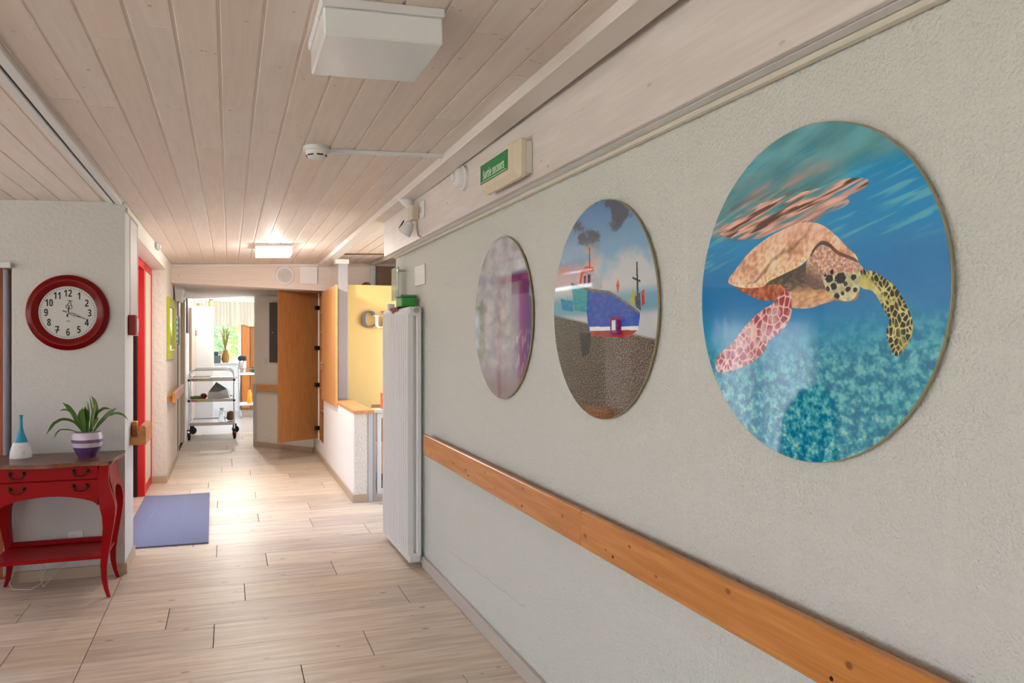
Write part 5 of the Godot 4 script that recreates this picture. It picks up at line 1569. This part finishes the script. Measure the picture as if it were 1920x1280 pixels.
func _console_corner() -> void:
	var o := thing("console_table", "red console table with curved legs and a walnut top below the clock", "table")
	# top with wavy edges
	var tp := PackedVector2Array()
	for i in 41:
		var u := float(i) / 40
		var x := lerpf(-1.285, -0.645, u)
		tp.append(Vector2(x, 4.752 - 0.018 * cos((u - 0.5) * TAU * 1.5) * (1.0 if absf(u - 0.5) < 0.42 else 0.6)))
	tp.append_array(PackedVector2Array([Vector2(-0.628, 4.775), Vector2(-0.622, 4.80), Vector2(-0.632, 4.86), Vector2(-0.628, 4.95), Vector2(-0.613, 5.05), Vector2(-0.606, 5.13), Vector2(-0.61, 5.205), Vector2(-1.32, 5.205), Vector2(-1.324, 5.13), Vector2(-1.317, 5.05), Vector2(-1.302, 4.95), Vector2(-1.298, 4.86), Vector2(-1.308, 4.80), Vector2(-1.302, 4.775)]))
	mk("tabletop", slab(tp, 0.763, 0.776), M.walnut, o)
	var under := PackedVector2Array()
	for p in tp:
		under.append(Vector2(lerpf(p.x, -0.965, 0.02), lerpf(p.y, 4.98, 0.025)))
	mk("top_moulding", slab(under, 0.753, 0.763), board((M.walnut as StandardMaterial3D).albedo_texture, 0.8, 0.5, 0.3, Color(1.2, 1.12, 1.0)), o)
	# legs: outline of the outer corner and the thickness, by height
	var prof := [[0.753, 0.0, 0.052], [0.70, -0.006, 0.054], [0.65, -0.003, 0.060], [0.60, 0.010, 0.068], [0.55, 0.027, 0.078], [0.51, 0.034, 0.080], [0.46, 0.031, 0.066], [0.40, 0.022, 0.054], [0.33, 0.010, 0.046], [0.26, -0.002, 0.040], [0.18, -0.013, 0.034], [0.11, -0.014, 0.028], [0.05, -0.007, 0.022], [0.0, 0.006, 0.017]]
	for c: Array in [[-0.648, 4.795, 1.0, -1.0], [-1.262, 4.795, -1.0, -1.0], [-0.648, 5.195, 1.0, 1.0], [-1.262, 5.195, -1.0, 1.0]]:
		var st := begin()
		var rings: Array = []
		for q: Array in prof:
			var off: float = q[1]
			var w: float = q[2]
			var ox: float = (c[0] as float) + (c[2] as float) * off
			var oz: float = (c[1] as float) + (c[3] as float) * (off * 0.55 if (c[3] as float) < 0 else off * 0.15)
			var ix := ox - (c[2] as float) * w
			var iz := oz - (c[3] as float) * w
			rings.append([P(ox, q[0], oz), P(ix, q[0], oz), P(ix, q[0], iz), P(ox, q[0], iz)])
		for i in rings.size() - 1:
			var ctr: Vector3 = (rings[i][0] + rings[i][2]) / 2.0
			for k in 4:
				st.set_smooth_group(10 + k)
				var k2 := (k + 1) % 4
				quad(st, rings[i][k], rings[i][k2], rings[i + 1][k2], rings[i + 1][k], (rings[i][k] + rings[i][k2]) / 2.0 - ctr)
		st.set_smooth_group(-1)
		var last: Array = rings[rings.size() - 1]
		quad(st, last[0], last[1], last[2], last[3], Vector3.DOWN)
		mk("leg", done(st), M.red, o)
	# front apron with an arched lower edge, drawers, side aprons
	var x0 := -1.208
	var x1 := -0.702
	var ar := PackedVector2Array([Vector2(x0, 0.672), Vector2(x1, 0.672), Vector2(x1, 0.525)])
	for i in range(1, 20):
		var u := float(i) / 20
		ar.append(Vector2(lerpf(x1, x0, u), 0.525 + 0.062 * pow(sin(PI * u), 0.62)))
	ar.append(Vector2(x0, 0.525))
	mk("apron", pris(ar, -4.83, -4.808), M.red, o)
	var d1 := mk("drawer", spanm(x0 + 0.004, x1 - 0.004, 0.675, 0.750, 4.797, 4.83, 0.003), M.red, o)
	var ar2 := PackedVector2Array()
	for p in ar:
		ar2.append(Vector2(clampf(p.x, x0 + 0.004, x1 - 0.004), minf(p.y, 0.669)))
	var d2 := mk("drawer", pris(ar2, -4.81, -4.797), M.red, o)
	for q: Array in [[d1, 0.722], [d2, 0.640]]:
		for hx: float in [-1.108, -0.795]:
			for s: float in [-1.0, 1.0]:
				mk("handle_rose", lat([Vector2(0, 0), Vector2(0.012, 0), Vector2(0.012, 0.003), Vector2(0.007, 0.006), Vector2(0.009, 0.013), Vector2(0.005, 0.018), Vector2(0, 0.019)], 18), M.brass_dark, q[0], Transform3D(Basis(Vector3.RIGHT, PI / 2), P(hx + s * 0.033, q[1], 4.797)))
			var bail: Array = []
			for k in 9:
				var a := PI * k / 8.0
				bail.append(P(hx - 0.033 * cos(a), (q[1] as float) - 0.004 - 0.024 * pow(sin(a), 0.7), 4.783 - 0.003 * sin(a)))
			mk("handle", tub(bail, 0.0038, 8), M.brass_dark, q[0])
	for sx: float in [1.0, -1.0]:
		var sd := begin()
		var sp: Array = []
		# bulging side panel, arched below
		for j in 9:
			var v := float(j) / 8
			var row: Array[Vector3] = []
			for i in 13:
				var u := float(i) / 12
				var low := 0.53 + 0.075 * pow(sin(PI * u), 0.6)
				var yy := lerpf(0.753, low, v)
				var off := 0.0
				if yy < 0.70:
					off = 0.036 * smoothstep(0.70, 0.50, yy)
				row.append(P((-0.652 if sx > 0 else -1.258) + sx * off, yy, lerpf(4.835, 5.155, u)))
			sp.append(row)
		sd.set_smooth_group(1)
		for j in 8:
			for i in 12:
				quad(sd, sp[j][i], sp[j][i + 1], sp[j + 1][i + 1], sp[j + 1][i], Vector3(sx, 0, 0))
				var back := Vector3(-sx * 0.016, 0, 0)
				quad(sd, sp[j][i] + back, sp[j][i + 1] + back, sp[j + 1][i + 1] + back, sp[j + 1][i] + back, Vector3(-sx, 0, 0))
		for i in 12:
			var back := Vector3(-sx * 0.016, 0, 0)
			quad(sd, sp[8][i], sp[8][i + 1], sp[8][i + 1] + back, sp[8][i] + back, Vector3.DOWN)
		mk("side_apron", done(sd), M.red, o)
	mk("back_panel", spanm(x0, x1, 0.60, 0.753, 5.165, 5.18), M.red, o)
	mk("shelf", spanm(-1.245, -0.665, 0.215, 0.235, 4.815, 5.18, 0.003), M.red, o)
	mk("shelf_rim", spanm(-1.225, -0.685, 0.235, 0.262, 5.165, 5.18, 0.002), M.red, o)
	# aroma diffuser
	var df := thing("aroma_diffuser", "white aroma diffuser with a turquoise spout on the red console table", "diffuser", T(-1.147, 0.776, 5.05))
	mk("base", lat([Vector2(0, 0), Vector2(0.056, 0), Vector2(0.058, 0.004), Vector2(0.056, 0.03), Vector2(0.050, 0.06), Vector2(0.042, 0.082), Vector2(0.035, 0.092), Vector2(0, 0.092)], 40), M.white, df)
	mk("foot", lat([Vector2(0, -0.0), Vector2(0.0575, 0.0), Vector2(0.0585, 0.003), Vector2(0, 0.0035)], 40), M.grey_trim, df)
	mk("spout", lat([Vector2(0.0352, 0.092), Vector2(0.034, 0.098), Vector2(0.024, 0.125), Vector2(0.016, 0.15), Vector2(0.0105, 0.18), Vector2(0.0085, 0.22), Vector2(0.009, 0.238), Vector2(0.012, 0.248), Vector2(0.009, 0.248), Vector2(0.006, 0.235), Vector2(0, 0.23)], 36), mat(Color(0.12, 0.60, 0.72), 0.4), df)
	mk("button", lat([Vector2(0, 0), Vector2(0.003, 0), Vector2(0.002, 0.002), Vector2(0, 0.002)], 10), M.grey_trim, df, Transform3D(Basis(Vector3.RIGHT, PI / 2 - 0.2), Vector3(0.008, 0.066, 0.047)))
	var tx := begin()
	for k in 3:
		box(tx, Vector3(0.018 + 0.004 * (k % 2), 0.042 - 0.007 * k, 0.0505 + 0.0012 * k), Vector3(0.028 - 0.008 * (k % 2), 0.0022, 0.001))
	mk("print_lines", done(tx), M.grey_trim, df, Transform3D(Basis(Vector3.UP, 0.05), Vector3.ZERO))
	# potted plant
	var pl := thing("potted_plant", "strap-leaved green plant in a purple and white striped pot", "plant", T(-0.793, 0.776, 5.0))
	var pm := mat(Color.WHITE, 0.22)
	var gi := Image.create(4, 160, false, Image.FORMAT_RGB8)
	for y in 160:
		var h := y / 160.0 * 0.16
		var c := Color(0.36, 0.24, 0.45)
		if h > 0.058:
			c = Color(0.80, 0.76, 0.80)
		if h > 0.084:
			c = Color(0.47, 0.34, 0.50)
		if h > 0.104:
			c = Color(0.82, 0.78, 0.83)
		for x in 4:
			gi.set_pixel(x, y, c)
	pm.albedo_texture = ImageTexture.create_from_image(gi)
	pm.uv1_scale = Vector3(1, 1.0 / 0.16, 1)
	mk("pot", lat([Vector2(0, 0), Vector2(0.046, 0), Vector2(0.049, 0.005), Vector2(0.066, 0.035), Vector2(0.079, 0.065), Vector2(0.084, 0.095), Vector2(0.082, 0.12), Vector2(0.075, 0.143), Vector2(0.071, 0.143), Vector2(0.074, 0.12), Vector2(0.07, 0.10)], 48), pm, pl)
	mk("soil", lat([Vector2(0, 0.126), Vector2(0.073, 0.124), Vector2(0.073, 0.12), Vector2(0, 0.12)], 24), M.soil, pl)
	var kx := 0.0028 / 7.68
	var ky := 0.00313 / 7.68
	var leaves := [
		["1190,540 1120,400 1060,270 985,170 905,115", 0.027, 0.02, 0], ["1170,520 1080,400 1000,355 900,340 790,400 695,545", 0.017, 0.05, 0], ["1110,545 1050,515 980,495 880,490 830,540 808,612", 0.008, 0.06, 0],
		["1215,550 1200,400 1185,280 1195,190", 0.034, 0.03, 0], ["1285,550 1360,380 1385,200 1350,90 1305,25", 0.026, -0.01, 0], ["1350,540 1430,430 1550,310 1695,200", 0.024, 0.03, 0],
		["1350,545 1430,430 1530,325 1690,275 1790,300 1868,375", 0.014, 0.05, 0], ["1320,540 1340,400 1400,265 1490,212 1590,230", 0.016, -0.03, 0], ["1130,400 1040,270 950,218 880,220 848,250", 0.010, -0.02, 0],
		["1250,550 1275,350 1265,180 1240,95", 0.012, -0.02, 1], ["1230,550 1160,380 1140,235", 0.026, 0.0, 0], ["1265,550 1240,360 1225,175", 0.030, 0.01, 0],
		["1310,550 1330,380 1370,180 1345,100", 0.016, 0.02, 1], ["1290,550 1300,400 1320,260 1270,30", 0.010, -0.04, 1], ["1300,545 1330,470 1390,380 1440,330", 0.022, 0.05, 0]]
	for l: Array in leaves:
		var pts: Array = []
		var ws: PackedStringArray = (l[0] as String).split(" ")
		for i in ws.size():
			var q := ws[i].split(",")
			var t := float(i) / (ws.size() - 1)
			pts.append(Vector3((q[0].to_float() - 1250.0) * kx, 0.138 + (560.0 - q[1].to_float()) * ky, (l[2] as float) * t))
		mk("leaf", leaf_mesh(pts, l[1], 0.06), M.leaf_pale if l[3] else M.leaf, pl)
	_clock()
	# socket and cable
	var so := thing("wall_socket", "white wall socket behind the red console table", "socket", T(-0.895, 0.265, 5.25))
	mk("plate", bx(Vector3(0.085, 0.048, 0.008), 0.002, Vector3(0, 0, 0.004)), M.white, so)
	for k: float in [-1.0, 0.0, 1.0]:
		mk("hole", bx(Vector3(0.004, 0.004, 0.002), 0.0, Vector3(-0.012 + k * 0.009, 0.002 if k != 0.0 else -0.006, 0.009)), M.black, so)
	one("cable", tub([P(-1.24, 0.55, 5.235), P(-1.225, 0.40, 5.235), P(-1.205, 0.26, 5.232), P(-1.21, 0.10, 5.22), P(-1.235, 0.02, 5.18), P(-1.20, 0.006, 5.10), P(-1.10, 0.006, 5.06), P(-1.05, 0.03, 5.09), P(-1.04, 0.09, 5.15), P(-1.06, 0.11, 5.20), P(-1.075, 0.07, 5.16), P(-1.04, 0.012, 5.08), P(-1.0, 0.05, 5.14), P(-0.94, 0.12, 5.235)], 0.0028, 6), M.cream_gloss, "thin white cable hanging down and looping on the floor under the console table", "cable")

func _clock() -> void:
	var o := thing("wall_clock", "large round wall clock with a red frame and black numerals", "clock", T(-0.936, 1.626, 5.25))
	var f := begin()
	var tilt := Transform3D(Basis(Vector3.RIGHT, PI / 2), Vector3.ZERO)
	lathe(f, [Vector2(0, 0), Vector2(0.226, 0), Vector2(0.231, 0.006), Vector2(0.229, 0.016), Vector2(0.221, 0.022), Vector2(0.215, 0.024), Vector2(0.207, 0.034), Vector2(0.197, 0.036), Vector2(0.188, 0.032), Vector2(0.182, 0.031), Vector2(0.174, 0.026), Vector2(0.166, 0.024), Vector2(0.160, 0.012), Vector2(0, 0.012)], 72, Vector3.ZERO, tilt)
	mk("frame", done(f), M.clock_red, o)
	f = begin()
	lathe(f, [Vector2(0.161, 0.0135), Vector2(0, 0.0135)], 64, Vector3.ZERO, tilt)
	var fd := mk("dial", done(f), mat(Color(0.80, 0.80, 0.79), 0.5), o)
	for k in range(1, 13):
		var a := TAU * k / 12.0
		var tm := words(str(k), 0.034, 0.001, false, true)
		var bb := tm.get_aabb()
		var at := Vector3(sin(a) * 0.119, cos(a) * 0.119, 0.0145)
		mk("numeral", tm, M.print, fd, Transform3D(Basis().scaled(Vector3(0.88, 1.25, 1)), at - Vector3(bb.get_center().x * 0.88, bb.get_center().y * 1.25, 0)))
	var a7 := TAU * 7 / 12.0
	mk("numeral_bar", bx(Vector3(0.026, 0.005, 0.001), 0.0, Vector3(sin(a7) * 0.119 + 0.001, cos(a7) * 0.119 - 0.003, 0.0146)), M.print, fd)
	var dots := begin()
	for k in 60:
		var a := TAU * k / 60.0
		box(dots, Vector3(sin(a) * 0.150, cos(a) * 0.150, 0.0142), Vector3(0.0045, 0.0045, 0.001))
	mk("minute_dots", done(dots), M.print, fd)
	mk("lettering", words("1884", 0.0075, 0.0006), M.print, fd, Transform3D(Basis(), Vector3(0.0, -0.052, 0.0143)))
	var hm := mat(Color(0.03, 0.03, 0.03), 0.4)
	var hour := begin()
	box(hour, Vector3(0, -0.016, 0), Vector3(0.009, 0.02, 0.0015))
	box(hour, Vector3(0, 0.012, 0), Vector3(0.006, 0.03, 0.0015))
	for s: float in [-1.0, 1.0]:
		var loop: Array = []
		for i in 13:
			loop.append(Vector3(s * 0.0085 + 0.0085 * cos(TAU * i / 12.0), 0.035 + 0.010 * sin(TAU * i / 12.0), 0))
		tube(hour, loop, 0.0014, 6)
		tube(hour, [Vector3(s * 0.012, 0.044, 0), Vector3(0, 0.072, 0)], 0.0014, 6)
	tube(hour, [Vector3(-0.013, 0.074, 0), Vector3(0.013, 0.074, 0)], 0.0022, 6)
	mk("hour_hand", done(hour), hm, o, Transform3D(Basis(Vector3(0, 0, 1), -0.16), Vector3(0, 0, 0.017)))
	var mn := begin()
	tube(mn, [Vector3(0, -0.03, 0), Vector3(0, 0.012, 0)], 0.0028, 6)
	for q: Vector3 in [Vector3(0.028, 0.012, 0.007), Vector3(0.048, 0.009, 0.006)]:
		var loop: Array = []
		for i in 13:
			loop.append(Vector3(q.z * cos(TAU * i / 12.0), q.x + q.y * sin(TAU * i / 12.0), 0))
		tube(mn, loop, 0.0013, 6)
	tube(mn, [Vector3(0, 0.056, 0), Vector3(0, 0.070, 0)], 0.0035, 6)
	tube(mn, [Vector3(0, 0.06, 0), Vector3(0, 0.104, 0)], 0.0018, 6)
	mk("minute_hand", done(mn), hm, o, Transform3D(Basis(Vector3(0, 0, 1), -deg_to_rad(112.0)), Vector3(0, 0, 0.020)))
	mk("pin", lat([Vector2(0, 0), Vector2(0.006, 0), Vector2(0.005, 0.009), Vector2(0, 0.01)], 16), M.light_grey, o, Transform3D(Basis(Vector3.RIGHT, PI / 2), Vector3(0, 0, 0.0135)))


# ------------------------------------------------------------------ ceiling lamps, smoke detector
func _lamp_light(o: Node3D, at: Vector3, energy: float) -> void:
	var l := OmniLight3D.new()
	l.name = "lamp_light"
	l.light_energy = energy
	l.light_color = Color(1.0, 0.97, 0.93)
	l.omni_range = 14.0
	l.omni_attenuation = 2.0
	l.light_size = 0.03
	l.shadow_enabled = true
	l.position = at
	o.add_child(l)

func _small_fittings() -> void:
	for k in 2:
		var zc: float = [2.185, 7.50][k]
		var xc: float = [0.392, 0.394][k]
		var o := thing("ceiling_lamp", ["square white ceiling lamp nearest to the camera", "square white ceiling lamp in front of the far cross beam"][k], "ceiling lamp", C(xc, 0, zc), "square ceiling lamps")
		mk("base", bx(Vector3(0.335, 0.024, 0.335), 0.004, Vector3(0, -0.012, 0)), M.white, o)
		mk("diffuser", bx(Vector3(0.322, 0.074, 0.322), 0.005, Vector3(0, -0.061, 0)), M.diffuser if k == 0 else M.lit, o)
		if k == 1:   # the far lamp is on
			_lamp_light(o, Vector3(0, -0.062, 0), LAMP * 0.55)
			var al := AreaLight3D.new()
			al.name = "lamp_face_light"
			al.area_size = Vector2(0.31, 0.31)
			al.light_energy = LAMP * 2.3
			al.light_color = Color(1.0, 0.97, 0.93)
			al.shadow_enabled = true
			al.transform = Transform3D(Basis(Vector3.RIGHT, -PI / 2), Vector3(0, -0.105, 0))
			o.add_child(al)
		mk("clip", bx(Vector3(0.006, 0.016, 0.012), 0.001, Vector3(-0.163, -0.02, 0.09)), M.white_gloss, o)
		mk("clip", bx(Vector3(0.006, 0.016, 0.012), 0.001, Vector3(-0.163, -0.02, -0.09)), M.white_gloss, o)
	var s := thing("smoke_detector", "round white smoke detector on the plank ceiling", "smoke detector", C(0.383, 0, 3.62))
	mk("base", lat([Vector2(0, 0), Vector2(0, -0.022), Vector2(0.054, -0.022), Vector2(0.06, -0.018), Vector2(0.06, 0)], 40), M.white, s)
	mk("body", lat([Vector2(0, -0.056), Vector2(0.028, -0.056), Vector2(0.038, -0.05), Vector2(0.050, -0.034), Vector2(0.052, -0.022)], 40), M.white, s)
	for k in 6:
		var a := TAU * k / 6.0 + 0.25
		mk("slot", bx(Vector3(0.03, 0.006, 0.006), 0.001), M.black, s, Transform3D(Basis(Vector3.UP, -a + PI / 2), Vector3(cos(a) * 0.0435, -0.042, sin(a) * 0.0435)))
	var d := thing("cable_duct", "white cable duct from the smoke detector to the beam", "cable duct", C(0.722, 0, 3.655))
	mk("duct", bx(Vector3(0.555, 0.018, 0.03), 0.002, Vector3(0, -0.009, 0)), M.white, d)
